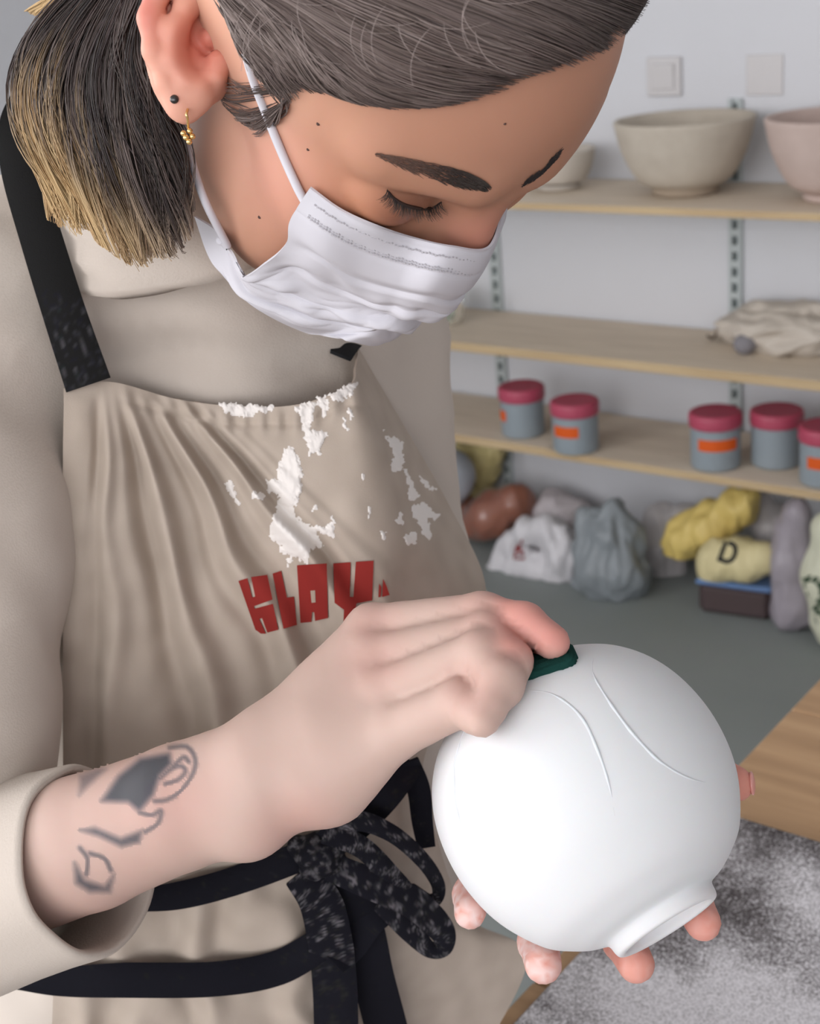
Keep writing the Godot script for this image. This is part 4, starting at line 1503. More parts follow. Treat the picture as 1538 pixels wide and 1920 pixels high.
func build_face_marks() -> void:
	var rng := RandomNumberGenerator.new()
	rng.seed = 4
	var dark := Color(0.10, 0.075, 0.065).srgb_to_linear()
	var soft := Color(0.36, 0.27, 0.23).srgb_to_linear()
	# eyebrows
	var hi := [Vector3(703, 289, 0), Vector3(765, 299, 0), Vector3(835, 314, 0), Vector3(885, 329, 0), Vector3(926, 354, 0)]
	var lo := [Vector3(705, 294, 0), Vector3(758, 321, 0), Vector3(820, 344, 0), Vector3(872, 357, 0), Vector3(914, 361, 0)]
	var m := MB.new()
	for k in 420:
		var u := pow(rng.randf(), 0.65)
		var v := rng.randf()
		var p := spline(hi, u).lerp(spline(lo, u), v)
		var q := spline(hi, maxf(u - 0.16, 0.0)).lerp(spline(lo, maxf(u - 0.16, 0.0)), clampf(v * 0.9 - 0.02, 0.0, 1.0))
		var line := PackedVector3Array()
		for j in 5:
			var f := j / 4.0
			var s := p.lerp(q, f)
			line.append(skin_at(s.x, s.y - 3.0 * sin(PI * f), 0.0002 + 0.0008 * sin(PI * f)))
		strand(m, line, lerpf(0.00008, 0.00017, u), 0.00004, soft.lerp(dark, sstep(0.2, 0.75, u)), soft.lerp(dark, sstep(0.2, 0.75, u) * 0.8))
	ppart("eyebrow", m, mats.hair, null, true)
	m = MB.new()
	for k in 150:
		var u := rng.randf()
		var c := spline([Vector3(975, 350, 0), Vector3(1000, 337, 0), Vector3(1022, 316, 0), Vector3(1034, 298, 0)], u)
		var line := PackedVector3Array()
		for j in 5:
			var f := j / 4.0
			line.append(skin_at(c.x + 22.0 * f - 4.0 * rng.randf() + 3.0, c.y - 20.0 * f + rng.randf_range(-4, 4), 0.0006 + 0.0012 * f))
		strand(m, line, 0.00013, 0.00005, dark, dark)
	ppart("eyebrow", m, mats.hair, null, true)
	# lashes of the lowered lid
	m = MB.new()
	var lid := [Vector3(726, 356, 0), Vector3(740, 373, 0), Vector3(760, 385, 0), Vector3(785, 391, 0), Vector3(808, 390, 0), Vector3(828, 379, 0)]
	var edge := []
	for q in lid: edge.append(skin_at(q.x, q.y, 0.0002))
	tube(m, edge, [0.0003, 0.0007, 0.0008, 0.0007, 0.0003], 8, 40, true, dark.lerp(soft, 0.3))
	for k in 150:
		var u := rng.randf()
		var s := spline(lid, u)
		var fall := lerpf(34.0, 40.0, sin(PI * u)) * rng.randf_range(0.55, 1.0)
		var lean := lerpf(-16.0, 14.0, u) + rng.randf_range(-5, 5)
		var root := skin_at(s.x, s.y - 2.0, 0.0003)
		var dz := pix(root).z
		var line := PackedVector3Array()
		for j in 7:
			var f := j / 6.0
			line.append(at(s.x + lean * f * f, s.y - 2.0 + fall * (f - 0.25 * f * f), dz - 0.0012 * f - 0.0030 * f * f))
		strand(m, line, 0.00012, 0.00004, dark, soft)
	ppart("eyelashes", m, mats.hair, null, true)
	var brown := mat(Color(0.25, 0.15, 0.12), 0.6)
	for q in [[597, 232, 0.0007], [578, 280, 0.0006], [487, 407, 0.0007], [947, 232, 0.0005]]:
		var p := skin_at(q[0], q[1])
		ppart("mole", ball_mesh(p, Vector3(q[2], q[2], q[2] * 0.5), cam_basis, 12, 8), brown)
	# earrings
	var lobe := at(327, 186, 0.5055)
	ppart("stud_earring", ball_mesh(lobe, Vector3(0.0016, 0.0016, 0.0012), cam_basis), mat(Color(0.12, 0.10, 0.10), 0.25, 0.6))
	var gold := mat(Color(0.88, 0.74, 0.50), 0.25)
	gold.metallic = 0.9
	var ring := MB.new()
	tube(ring, pts([[352, 205, 0.5065], [350, 214, 0.5050], [352, 224, 0.5060], [353, 240, 0.5090]]), [0.0005], 8, 16)
	for q in [[344, 250], [356, 246], [349, 258], [361, 256], [355, 266]]:
		ring.append(ball_mesh(at(q[0], q[1], 0.5085), Vector3.ONE * 0.0011, cam_basis, 10, 7))
	ppart("drop_earring", ring, gold)

# ---------------------------------------------------------------- straps, ties, lettering and plaster on the apron; the tattoo
func on_apron(rows: Array, lift: float) -> Array:
	var o := []
	for q in rows: o.append([q[0], q[1], apron_near(q[0], q[1]) - lift - (q[2] if q.size() > 2 else 0.0)])
	return o

func build_apron_bits(ap: Node) -> void:
	# shoulder straps
	var near := ribbon([[60, 180, 0.668], [34, 240, 0.624], [40, 320, 0.606], [78, 450, 0.606], [120, 585, 0.614], [166, 722, 0.6265]], [74, 74, 76, 80, 82, 88], 0.0016, 60)
	for q in near.v.size():
		var s := pix(near.v[q])
		var d := clampf(noise_a.get_noise_2d(s.x * 0.08, s.y * 0.04) * 0.5 - 0.1, 0.0, 0.4) * sstep(520, 620, s.y)
		near.c[q] = Color(0.085, 0.088, 0.098).lerp(Color(0.62, 0.60, 0.62), d).srgb_to_linear()
	ppart("strap", near, mats.web_dusty, ap, true).position = Vector3.ZERO
	var far := ribbon([[700, 590, 0.715], [655, 630, 0.690], [640, 665, 0.672]], [62, 60, 44], 0.0016, 24)
	ppart("strap", far, mats.web, ap).position = Vector3.ZERO
	# waist ties and their bow
	var ties := [
		[[[20, 1846, 0], [110, 1842, 0], [230, 1838, 0], [400, 1836, 0], [520, 1815, 0], [610, 1765, 0]], [16, 52, 66, 66, 66, 62], 0.006],
		[[[230, 1690, 0], [330, 1680, 0], [430, 1655, 0], [540, 1615, 0], [640, 1572, 0], [720, 1500, 0], [775, 1430, 0]], [40, 52, 54, 56, 54, 52, 46], 0.005],
		[[[765, 1430, 0], [785, 1480, 0], [792, 1540, 0], [800, 1590, 0]], [44, 44, 40, 34], 0.005],
		[[[560, 1640, 0], [600, 1690, 0], [618, 1760, 0], [628, 1850, 0], [632, 1990, 0]], [60, 80, 84, 84, 84], 0.012],
		[[[650, 1650, 0], [680, 1730, 0], [700, 1830, 0], [725, 1930, 0], [740, 2000, 0]], [60, 74, 78, 80, 80], 0.007],
		[[[735, 1690, 0], [690, 1720, 0], [650, 1770, 0], [620, 1800, 0]], [66, 74, 76, 66], 0.009],
		[[[600, 1585, 0.004], [660, 1540, 0.010], [730, 1560, 0.014], [790, 1610, 0.016], [822, 1660, 0.014], [812, 1690, 0.010], [770, 1670, 0.008]], [44, 40, 34, 30, 26, 24, 30], 0.010],
		[[[610, 1560, 0.006], [680, 1590, 0.012], [740, 1650, 0.016], [780, 1690, 0.018], [815, 1690, 0.018]], [46, 42, 40, 34, 26], 0.012],
		[[[620, 1625, 0.006], [690, 1655, 0.016], [770, 1690, 0.020], [825, 1740, 0.020], [832, 1775, 0.018], [806, 1780, 0.014], [770, 1745, 0.010], [720, 1690, 0.008]], [54, 60, 60, 52, 36, 32, 44, 50], 0.012],
	]
	for k in ties.size():
		var t: Array = ties[k]
		var m := ribbon(on_apron(t[0], t[2]), t[1], 0.0014, 56)
		var dust: float = 0.75 if k in [3, 6, 7, 8] else 0.18
		for q in m.v.size():
			var s := pix(m.v[q])
			var d := clampf((noise_a.get_noise_2d(s.x * 0.22, s.y * 0.22) * 0.7 + noise_a.get_noise_2d(s.x * 0.035, s.y * 0.035) * 0.9) * dust - 0.12, 0.0, 0.55)
			d *= 1.0 - sstep(1770, 1850, s.y) * 0.85
			m.c[q] = Color(0.075, 0.075, 0.085).lerp(Color(0.62, 0.60, 0.62), d).srgb_to_linear()
		ppart("waist_tie", m, mats.web_dusty, ap, true).position = Vector3.ZERO
	var kn := Field.new()
	var kd := apron_d(600, 1605) - 0.012
	kn.chain([at(566, 1590, kd), at(600, 1600, kd - 0.004), at(640, 1628, kd)], [0.0068, 0.0085, 0.0064], 0.004)
	kn.cone(at(585, 1630, kd), at(628, 1585, kd - 0.003), 0.0055, 0.0065, 0.002)
	var kc := at(600, 1605, kd)
	var km := kn.mesh(kc - Vector3.ONE * 0.025, kc + Vector3.ONE * 0.025, 0.0011)
	for q in km.v.size():
		var s := pix(km.v[q])
		km.v[q] += km.n[q] * 0.0008 * sin(s.x * 0.12 + s.y * 0.06)
		var d := clampf(noise_a.get_noise_2d(s.x * 0.05, s.y * 0.05) * 0.6 + 0.3 * noise_a.get_noise_2d(s.x * 0.2, s.y * 0.2), 0.0, 0.45)
		km.c[q] = Color(0.08, 0.08, 0.09).lerp(Color(0.62, 0.60, 0.62), d).srgb_to_linear()
	km.smooth()
	ppart("knot", km, mats.web_dusty, ap, true).position = Vector3.ZERO
	lettering(ap)
	splashes(ap)

func patch(poly: PackedVector2Array, step: float, lift: float, depth: Callable) -> MB:    # a thin flat print in the outline poly (pixels), laid on a surface
	var m := MB.new()
	var lo := poly[0]
	var hi := poly[0]
	for q in poly:
		lo = lo.min(q)
		hi = hi.max(q)
	var ny := ceili((hi.y - lo.y) / step)
	for j in ny:                                             # cut into bands, then into cells
		var y0 := lo.y + j * step
		var nx := ceili((hi.x - lo.x) / step)
		for i in nx:
			var x0 := lo.x + i * step
			var cell := PackedVector2Array([Vector2(x0, y0), Vector2(x0 + step, y0), Vector2(x0 + step, y0 + step), Vector2(x0, y0 + step)])
			for piece in Geometry2D.intersect_polygons(poly, cell):
				var idx := Geometry2D.triangulate_polygon(piece)
				var base := m.v.size()
				for q in piece:
					var p := at(q.x, q.y, depth.call(q.x, q.y) - lift)
					m.add(p, (cam_pos - p).normalized())
				for k in range(0, idx.size(), 3):
					var a := m.v[base + idx[k]]
					var b := m.v[base + idx[k + 1]]
					var c := m.v[base + idx[k + 2]]
					if (b - a).cross(c - a).dot(m.n[base]) > 0.0: m.tri(base + idx[k], base + idx[k + 2], base + idx[k + 1])
					else: m.tri(base + idx[k], base + idx[k + 1], base + idx[k + 2])
	return m

func lettering(ap: Node) -> void:
	var red := mat(Color(0.55, 0.17, 0.15), 0.8, 0.3)
	var letters := [
		[[197, 1080], [243, 1066], [268, 1165], [283, 1160], [262, 1060], [345, 1048], [372, 1175], [276, 1210], [281, 1222], [374, 1197], [402, 1330], [345, 1345], [318, 1270], [304, 1275], [338, 1350], [312, 1350], [284, 1330]],
		[[372, 1042], [416, 1028], [446, 1165], [482, 1160], [497, 1305], [428, 1325]],
		[[497, 1000], [650, 990], [656, 1270], [590, 1285], [586, 1240], [574, 1240], [571, 1290], [515, 1295]],
		[[683, 990], [772, 984], [768, 1160], [786, 1163], [799, 982], [890, 976], [882, 1180], [802, 1195], [790, 1290], [735, 1290], [738, 1228], [690, 1192]],
		[[938, 1068], [958, 1110], [972, 1152], [934, 1162]],
		[[918, 1092], [930, 1110], [926, 1162], [914, 1164]],
	]
	for l in letters:
		ppart("letter", patch(zoomed(l), 6.0, 0.0009, apron_d), red, ap).position = Vector3.ZERO
	ppart("letter_gap", patch(zoomed([[566, 1130], [590, 1128], [592, 1190], [572, 1192]]), 6.0, 0.0012, apron_d), mat(Color(0.66, 0.60, 0.54), 0.9), ap).position = Vector3.ZERO

func zoomed(l: Array) -> PackedVector2Array:             # outlines measured on a 2.732 times enlargement of the bib
	var p := PackedVector2Array()
	for q in l: p.append(Vector2(q[0] / 2.732 + 375.0, q[1] / 2.732 + 694.0))
	return p

var splash_polys := []

func splash_value(x: float, y: float) -> float:
	var v := -1.0
	var c := Vector2(x, y)
	for e in splash_polys:
		var box_: Rect2 = e[1]
		if not box_.has_point(c): continue
		var p: PackedVector2Array = e[0]
		var d := 1e9
		for k in p.size(): d = minf(d, (Geometry2D.get_closest_point_to_segment(c, p[k], p[(k + 1) % p.size()]) - c).length())
		if Geometry2D.is_point_in_polygon(c, p): d = -d
		v = maxf(v, clampf(-d / 9.0, -1.0, 1.0))
	if v <= -0.99: return -1.0
	return v + 0.42 * noise_a.get_noise_2d(x * 0.10, y * 0.07) + 0.30 * noise_a.get_noise_2d(x * 0.22, y * 0.16)

func splashes(ap: Node) -> void:
	for l in [
		[[95, 168], [190, 178], [375, 182], [366, 208], [300, 218], [272, 238], [200, 236], [130, 214]],
		[[490, 190], [520, 176], [592, 160], [580, 230], [562, 290], [600, 318], [642, 308], [645, 352], [620, 382], [615, 432], [585, 420], [560, 442], [545, 360], [515, 250]],
		[[600, 142], [650, 132], [653, 200], [637, 244], [620, 200]], [[660, 128], [720, 94], [800, 58], [808, 76], [722, 162], [690, 152]],
		[[764, 108], [782, 108], [776, 152], [758, 142]], [[764, 190], [792, 232], [770, 252], [758, 216]], [[738, 244], [752, 290], [768, 322], [750, 318], [733, 280]],
		[[440, 400], [475, 398], [506, 450], [526, 520], [521, 620], [496, 680], [470, 712], [410, 692], [400, 640], [350, 622], [344, 560], [400, 560], [405, 480]],
		[[380, 740], [400, 690], [470, 700], [500, 760], [570, 800], [660, 800], [675, 756], [692, 790], [682, 862], [640, 840], [592, 822], [632, 902], [560, 922], [545, 992], [480, 952], [450, 1004], [455, 950], [408, 932], [420, 900], [364, 862], [358, 790]],
		[[128, 565], [160, 568], [182, 610], [187, 650], [212, 692], [198, 692], [148, 630]], [[268, 618], [332, 640], [322, 664], [270, 652]], [[565, 720], [604, 688], [600, 700], [574, 732]],
		[[938, 308], [960, 338], [1036, 364], [1042, 440], [1041, 502], [984, 517], [972, 480], [1000, 440], [968, 370]], [[1038, 488], [1072, 540], [1117, 640], [1112, 678], [1074, 662], [1070, 580]],
		[[1088, 700], [1150, 678], [1180, 708], [1227, 740], [1212, 767], [1160, 760], [1192, 872], [1140, 842], [1118, 770], [1090, 742]], [[1044, 848], [1112, 828], [1107, 887], [1058, 892]],
		[[1003, 768], [1032, 738], [1042, 780], [1008, 802]], [[1123, 546], [1202, 608], [1190, 616], [1128, 572]], [[928, 828], [952, 828], [942, 884]], [[832, 530], [842, 530], [840, 560], [834, 560]], [[864, 705], [874, 705], [870, 760], [862, 760]]]:
		var pg := zoomed(l)
		var r := Rect2(pg[0], Vector2.ZERO)
		for q in pg: r = r.expand(q)
		splash_polys.append([pg, r.grow(10.0)])
	var white := mat(Color(0.90, 0.88, 0.86), 0.9, 0.2)
	for area in [[400, 712, 680, 1068], [680, 715, 850, 1030]]:
		var st := 2.0
		var nx := int((area[2] - area[0]) / st)
		var ny := int((area[3] - area[1]) / st)
		var m := MB.new()
		var idx := {}
		var val := PackedFloat32Array()
		for j in ny + 1:
			for i in nx + 1: val.append(splash_value(area[0] + i * st, area[1] + j * st))
		for j in ny:
			for i in nx:
				var ids := []
				var top := 0
				for q in [[0, 0], [1, 0], [1, 1], [0, 1]]:
					var k: int = (j + q[1]) * (nx + 1) + i + q[0]
					if val[k] > 0.0: top += 1
				if top < 2: continue
				for q in [[0, 0], [1, 0], [1, 1], [0, 1]]:
					var k: int = (j + q[1]) * (nx + 1) + i + q[0]
					if not idx.has(k):
						var x: float = area[0] + (i + q[0]) * st
						var y: float = area[1] + (j + q[1]) * st
						var lift := -0.0002 + 0.0011 * clampf(val[k] + 0.1, 0.0, 0.7) + 0.0007 * noise_r.get_noise_2d(x * 0.035, y * 0.02) * clampf(val[k], 0.0, 0.6)
						idx[k] = m.add(at(x, y, apron_d(x, y) - 0.0002 - maxf(lift, -0.0001)))
					ids.append(idx[k])
				m.quad(ids[0], ids[1], ids[2], ids[3])
		m.smooth()
		ppart("plaster_splash", m, white, ap).position = Vector3.ZERO

func tattoo_value(x: float, y: float) -> float:
	var v := 0.0
	var blot := func(poly: Array, soft: float) -> float:
		var p := PackedVector2Array()
		for q in poly: p.append(Vector2(q[0], q[1]))
		var c := Vector2(x, y)
		var d := 1e9
		for k in p.size(): d = minf(d, (Geometry2D.get_closest_point_to_segment(c, p[k], p[(k + 1) % p.size()]) - c).length())
		if Geometry2D.is_point_in_polygon(c, p): d = -d
		return clampf(0.5 - d / soft, 0.0, 1.0)
	v = maxf(v, 0.92 * blot.call([[190, 1502], [222, 1455], [262, 1422], [318, 1412], [322, 1432], [300, 1455], [288, 1490], [262, 1522], [240, 1504]], 14.0))
	v = maxf(v, 0.75 * blot.call([[148, 1556], [178, 1552], [226, 1572], [268, 1556], [262, 1580], [228, 1588], [186, 1568]], 12.0))
	v = maxf(v, 0.75 * blot.call([[140, 1618], [160, 1650], [196, 1662], [214, 1640], [206, 1672], [168, 1672], [142, 1656]], 14.0))
	v = maxf(v, 0.5 * blot.call([[150, 1455], [186, 1440], [200, 1442], [170, 1470], [148, 1492]], 12.0))
	var arc := func(l: Array, wid: float) -> float:
		var d := 1e9
		var c := Vector2(x, y)
		for k in l.size() - 1: d = minf(d, (Geometry2D.get_closest_point_to_segment(c, Vector2(l[k][0], l[k][1]), Vector2(l[k + 1][0], l[k + 1][1])) - c).length())
		return clampf(1.2 - d / wid, 0.0, 1.0)
	for l in [[[318, 1402], [350, 1400], [366, 1422], [362, 1450], [340, 1482], [312, 1500], [290, 1502]], [[300, 1460], [318, 1444], [338, 1436], [348, 1446], [334, 1462], [310, 1470]], [[322, 1440], [344, 1420], [354, 1428]], [[262, 1524], [286, 1528], [302, 1520], [296, 1544], [272, 1560]], [[168, 1600], [196, 1610], [208, 1632]], [[150, 1590], [164, 1610], [162, 1640]]]:
		var raw := []
		for q in l: raw.append(Vector3(q[0], q[1], 0))
		var fine := []
		for k in 19:
			var e := spline(raw, k / 18.0)
			fine.append([e.x, e.y])
		v = maxf(v, 0.62 * arc.call(fine, 6.0))
	return v

func build_tattoo() -> void:
	var st := 4.0
	var nx := 64
	var ny := 78
	var m := MB.new()
	var val := PackedFloat32Array()
	for j in ny + 1:
		for i in nx + 1: val.append(tattoo_value(132.0 + i * st, 1388.0 + j * st))
	var idx := {}
	for j in ny:
		for i in nx:
			var ks := [j * (nx + 1) + i, j * (nx + 1) + i + 1, (j + 1) * (nx + 1) + i + 1, (j + 1) * (nx + 1) + i]
			if val[ks[0]] + val[ks[1]] + val[ks[2]] + val[ks[3]] < 0.002: continue
			var ids := []
			var fine := true
			for k in ks:
				if not idx.has(k):
					var x: float = 132.0 + (k % (nx + 1)) * st
					var y: float = 1388.0 + (k / (nx + 1)) * st
					var p := arm_f.trace(cam_pos, at(x, y, 0.6), 0.42, 0.68)
					if arm_f.over(p, arm_f.all()) > 0.0006: idx[k] = -1
					else:
						p += (cam_pos - p).normalized() * lerpf(-0.0004, 0.0002, sstep(0.0, 0.10, val[k]))
						idx[k] = m.add(p, arm_normal(p), arm_color(Vector3(x, y, 0)).lerp(Color(0.23, 0.24, 0.27), val[k]).srgb_to_linear())
				if idx[k] < 0: fine = false
				ids.append(idx[k])
			if fine: m.quad(ids[0], ids[1], ids[2], ids[3])
	ppart("tattoo", m, mats.skin, null, true)

func arm_normal(p: Vector3) -> Vector3:
	var ids := arm_f.all()
	var h := 0.0006
	var d := arm_f.over(p, ids)
	return Vector3(arm_f.over(p + Vector3(h, 0, 0), ids) - d, arm_f.over(p + Vector3(0, h, 0), ids) - d, arm_f.over(p + Vector3(0, 0, h), ids) - d).normalized()

# ---------------------------------------------------------------- the vase
var vase_c := Vector3.ZERO
var vase_b := Basis()
const VASE_R := 0.0555

func vase_profile() -> Array:                            # (radius, height along the axis towards the foot)
	return [Vector2(0.0, 0.0475), Vector2(0.0152, 0.0475), Vector2(0.0168, 0.0485), Vector2(0.0174, 0.0522), Vector2(0.0186, 0.0532), Vector2(0.0204, 0.0528), Vector2(0.0212, 0.0512), Vector2(0.0218, 0.0480),
		Vector2(0.0240, 0.0466), Vector2(0.0290, 0.0449), Vector2(0.0345, 0.0418), Vector2(0.0410, 0.0370), Vector2(0.0470, 0.0290), Vector2(0.0520, 0.0195), Vector2(0.0550, 0.0090), Vector2(0.0562, -0.0020), Vector2(0.0555, -0.0130), Vector2(0.0530, -0.0235), Vector2(0.0485, -0.0330), Vector2(0.0420, -0.0412), Vector2(0.0345, -0.0470), Vector2(0.0290, -0.0500),
		Vector2(0.0268, -0.0515), Vector2(0.0262, -0.0535), Vector2(0.0250, -0.0540), Vector2(0.0238, -0.0528), Vector2(0.0250, -0.0495), Vector2(0.0330, -0.0440), Vector2(0.0450, -0.0330), Vector2(0.0520, -0.0120), Vector2(0.0528, 0.0), Vector2(0.0490, 0.0180), Vector2(0.0380, 0.0350), Vector2(0.0200, 0.0460), Vector2(0.0, 0.0475)]

func vase_radius(h: float) -> float:
	var pr := vase_profile()
	for k in range(8, 23):
		var a: Vector2 = pr[k]
		var b: Vector2 = pr[k + 1]
		if h <= a.y and h >= b.y: return lerpf(a.x, b.x, (a.y - h) / (a.y - b.y))
	return 0.025

func build_vase() -> void:
	var m := mat(Color(0.86, 0.855, 0.86), 0.75, 0.35)
	m.normal_enabled = true
	m.normal_texture = noise_tex(0.05, Color.BLACK, Color.WHITE, 4, 31, 512, true, 1.0)
	m.normal_scale = 0.06
	m.subsurf_scatter_enabled = true
	m.subsurf_scatter_strength = 0.15
	mats.plaster = tri(m, Vector3.ONE * 8.0)
	vase_c = at(1104, 1502, 0.535)
	# the axis points to the foot: right and down in the view, and a little towards the camera
	var ax := (cam_basis * Vector3(0.535, -0.84, 0.47)).normalized()
	var sx := ax.cross(cam_basis.z).normalized()
	vase_b = Basis(sx, ax, sx.cross(ax))
	var o := thing("vase", "round white unglazed cast vase held foot outwards in both hands", "vase", vase_c)
	var pr := []
	var raw := []
	for p in vase_profile(): raw.append(Vector3(p.x, p.y, 0))
	for k in 141:
		var p := spline(raw, k / 140.0)
		pr.append(Vector2(maxf(p.x, 0.0), p.y))
	var x := Transform3D(vase_b, Vector3.ZERO)
	part("vessel", lathe(pr, x, 128).done(), mats.plaster, o)
	for q in [
		[Vector3(985, 1293, 0), Vector3(1040, 1304, 0), Vector3(1090, 1345, 0), Vector3(1122, 1410, 0), Vector3(1143, 1475, 0), Vector3(1153, 1530, 0)],
		[Vector3(905, 1335, 0), Vector3(872, 1370, 0), Vector3(855, 1425, 0), Vector3(853, 1480, 0), Vector3(862, 1535, 0), Vector3(885, 1590, 0)],
		[Vector3(1112, 1232, 0), Vector3(1113, 1265, 0), Vector3(1145, 1320, 0), Vector3(1190, 1380, 0), Vector3(1240, 1430, 0), Vector3(1300, 1462, 0), Vector3(1368, 1473, 0)],
	]:
		var pts := []
		for k in 33:
			var s := spline(q, k / 32.0)
			pts.append(vase_hit(s.x, s.y) - vase_c)
		var rad := []
		for k in 9: rad.append(0.0007 * (0.15 + 0.85 * sin(PI * k / 8.0)))
		part("seam", tube(MB.new(), pts, rad, 6, 64).done(), mats.plaster, o)

func vase_hit(x: float, y: float) -> Vector3:             # where the sight line through that pixel meets the vase
	var p0 := cam_pos
	var d := (at(x, y, 1.0) - cam_pos)
	var t := 0.40
	for k in 1700:
		var q := vase_b.inverse() * (p0 + d * t - vase_c)
		if Vector2(q.x, q.z).length() < vase_radius(q.y) and absf(q.y) < 0.055: break
		t += 0.0001
		if t > 0.56: break
	return p0 + d * t

# ---------------------------------------------------------------- things on the shelves
func ray_plane(x: float, y: float, h: float) -> Vector3:  # the point of a level surface at height h seen at that pixel
	var d := at(x, y, 1.0) - cam_pos
	return cam_pos + d * ((h - cam_pos.y) / d.y)

func build_shelf_things() -> void:
	# lidded jars
	var grey := mat(Color(0.56, 0.60, 0.625), 0.45, 0.5)
	var lid_m := mat(Color(0.70, 0.29, 0.38), 0.4, 0.5)
	var orange := mat(Color(0.86, 0.36, 0.10), 0.6, 0.4)
	var jars := [
		[982, 812, 0.355, 0.0545, 0.092, 1.75, 0.9, 0.045, "lidded grey jar farthest left, at the end of the lower shelf"],
		[1081, 842, 0.352, 0.0550, 0.092, 0.50, 0.62, 0.047, "lidded grey jar second from the left, its orange label below the pink lid"],
		[1342, 872, 0.352, 0.0560, 0.097, -0.12, 0.85, 0.052, "lidded grey jar with a wide orange label, in front of the right shelf rail"],
		[1456, 868, 0.352, 0.0560, 0.095, 3.0, 0.85, 0.050, "lidded grey jar without a visible label, second from the right edge"],
		[1548, 902, 0.352, 0.0555, 0.096, -0.25, 1.0, 0.046, "lidded grey jar cut off by the right edge of the photo"],
	]
	for j in jars:
		var place := ray_plane(j[0], j[1], j[2])
		var o := thing("lidded_jar", j[8], "jar", Vector3(place.x, j[2] + 0.0008, place.z), "lidded grey jars on the lower shelf")
		var r: float = j[3]
		var h: float = j[4]
		part("jar_body", lathe([Vector2(0, 0), Vector2(r - 0.006, 0), Vector2(r - 0.003, 0.002), Vector2(r - 0.002, 0.006), Vector2(r - 0.0015, h - 0.004), Vector2(r - 0.004, h), Vector2(0, h)], Transform3D(), 56).done(), grey, o)
		part("lid", lathe([Vector2(0, h - 0.004), Vector2(r - 0.001, h - 0.004), Vector2(r + 0.0015, h - 0.002), Vector2(r + 0.0025, h + 0.004), Vector2(r + 0.0025, h + 0.020), Vector2(r + 0.001, h + 0.026), Vector2(r - 0.005, h + 0.029), Vector2(r - 0.008, h + 0.0275), Vector2(r * 0.5, h + 0.027), Vector2(0, h + 0.027)], Transform3D(), 56).done(), lid_m, o)
		var m := MB.new()
		var to := atan2(-place.z, -place.x) + float(j[5])              # direction of the label round the jar, from the camera's side
		var y0: float = j[7]
		for k in 17:
			var a := to + (k / 16.0 - 0.5) * 2.0 * float(j[6])
			for q in [y0 - 0.004, y0 + 0.022]:
				m.add(Vector3(cos(a) * (r - 0.0010), q, sin(a) * (r - 0.0010)), Vector3(cos(a), 0, sin(a)))
		for k in 16: m.quad(k * 2, k * 2 + 2, k * 2 + 3, k * 2 + 1)
		part("label", m.done(), orange, o)
	# bowls
	var clay := mat(Color.WHITE, 0.9, 0.25)
	clay.albedo_texture = noise_tex(0.01, Color(0.72, 0.68, 0.625), Color(0.79, 0.755, 0.70), 5, 71)
	clay.uv1_triplanar = true
	clay.uv1_scale = Vector3.ONE * 3.0
	var pink := mat(Color.WHITE, 0.9, 0.25)
	pink.albedo_texture = noise_tex(0.01, Color(0.74, 0.665, 0.63), Color(0.79, 0.715, 0.68), 5, 72)
	pink.uv1_triplanar = true
	pink.uv1_scale = Vector3.ONE * 3.0
	var pale := mat(Color(0.78, 0.75, 0.71), 0.9, 0.25)
	var band := mat(Color(0.64, 0.58, 0.51), 0.9, 0.25)
	var b := thing("bowl", "large grey-beige unglazed clay bowl under the wall switch", "bowl", Vector3(-1.458, 0.9328, -2.838), "clay bowls on the top shelf")
	part("vessel", bowl_mesh(0.150, 0.068, 0.158, 0.010), clay, b)
	part("foot_ring", lathe([Vector2(0.052, 0.0), Vector2(0.068, 0.0), Vector2(0.0705, 0.004), Vector2(0.0715, 0.016), Vector2(0.066, 0.017), Vector2(0.052, 0.017)], Transform3D(), 56).done(), band, b)
	b = thing("bowl", "pinkish unglazed clay bowl cut off by the right edge", "bowl", Vector3(-1.108, 0.9328, -2.825), "clay bowls on the top shelf")
	part("vessel", bowl_mesh(0.150, 0.070, 0.165, 0.010), pink, b)
	part("foot_ring", lathe([Vector2(0.052, 0.0), Vector2(0.069, 0.0), Vector2(0.072, 0.004), Vector2(0.073, 0.014), Vector2(0.066, 0.015), Vector2(0.052, 0.015)], Transform3D(), 56).done(), pink, b)
	b = thing("bowl", "small pale clay bowl beside the potter's left eyebrow", "bowl", Vector3(-1.785, 0.9328, -2.850), "clay bowls on the top shelf")
	part("vessel", bowl_mesh(0.088, 0.048, 0.088, 0.008), pale, b)
	part("foot_ring", lathe([Vector2(0.034, 0.0), Vector2(0.046, 0.0), Vector2(0.049, 0.003), Vector2(0.050, 0.010), Vector2(0.044, 0.011), Vector2(0.034, 0.011)], Transform3D(), 48).done(), pale, b)
	# clear dish behind the mask
	var glass := mat(Color(0.92, 0.97, 0.95, 0.1), 0.05, 0.5)
	glass.refraction_enabled = true
	glass.refraction_scale = 0.05
	var g := thing("glass_dish", "clear glass dish on the middle shelf beside the mask", "dish", Vector3(-2.135, 0.5918, -2.83))
	part("vessel", lathe([Vector2(0, 0.0), Vector2(0.045, 0.0), Vector2(0.052, 0.003), Vector2(0.060, 0.02), Vector2(0.064, 0.05), Vector2(0.065, 0.075), Vector2(0.0625, 0.076), Vector2(0.061, 0.05), Vector2(0.057, 0.022), Vector2(0.049, 0.006), Vector2(0, 0.005)], Transform3D(), 56).done(), glass, g)
	# crumpled wrapper with a ball and a few twisted offcuts
	var film := mat(Color(0.78, 0.745, 0.70), 0.55, 0.4)
	film.backlight_enabled = true
	film.backlight = Color(0.2, 0.2, 0.18)
	var p := ray_plane(1465, 655, 0.591)
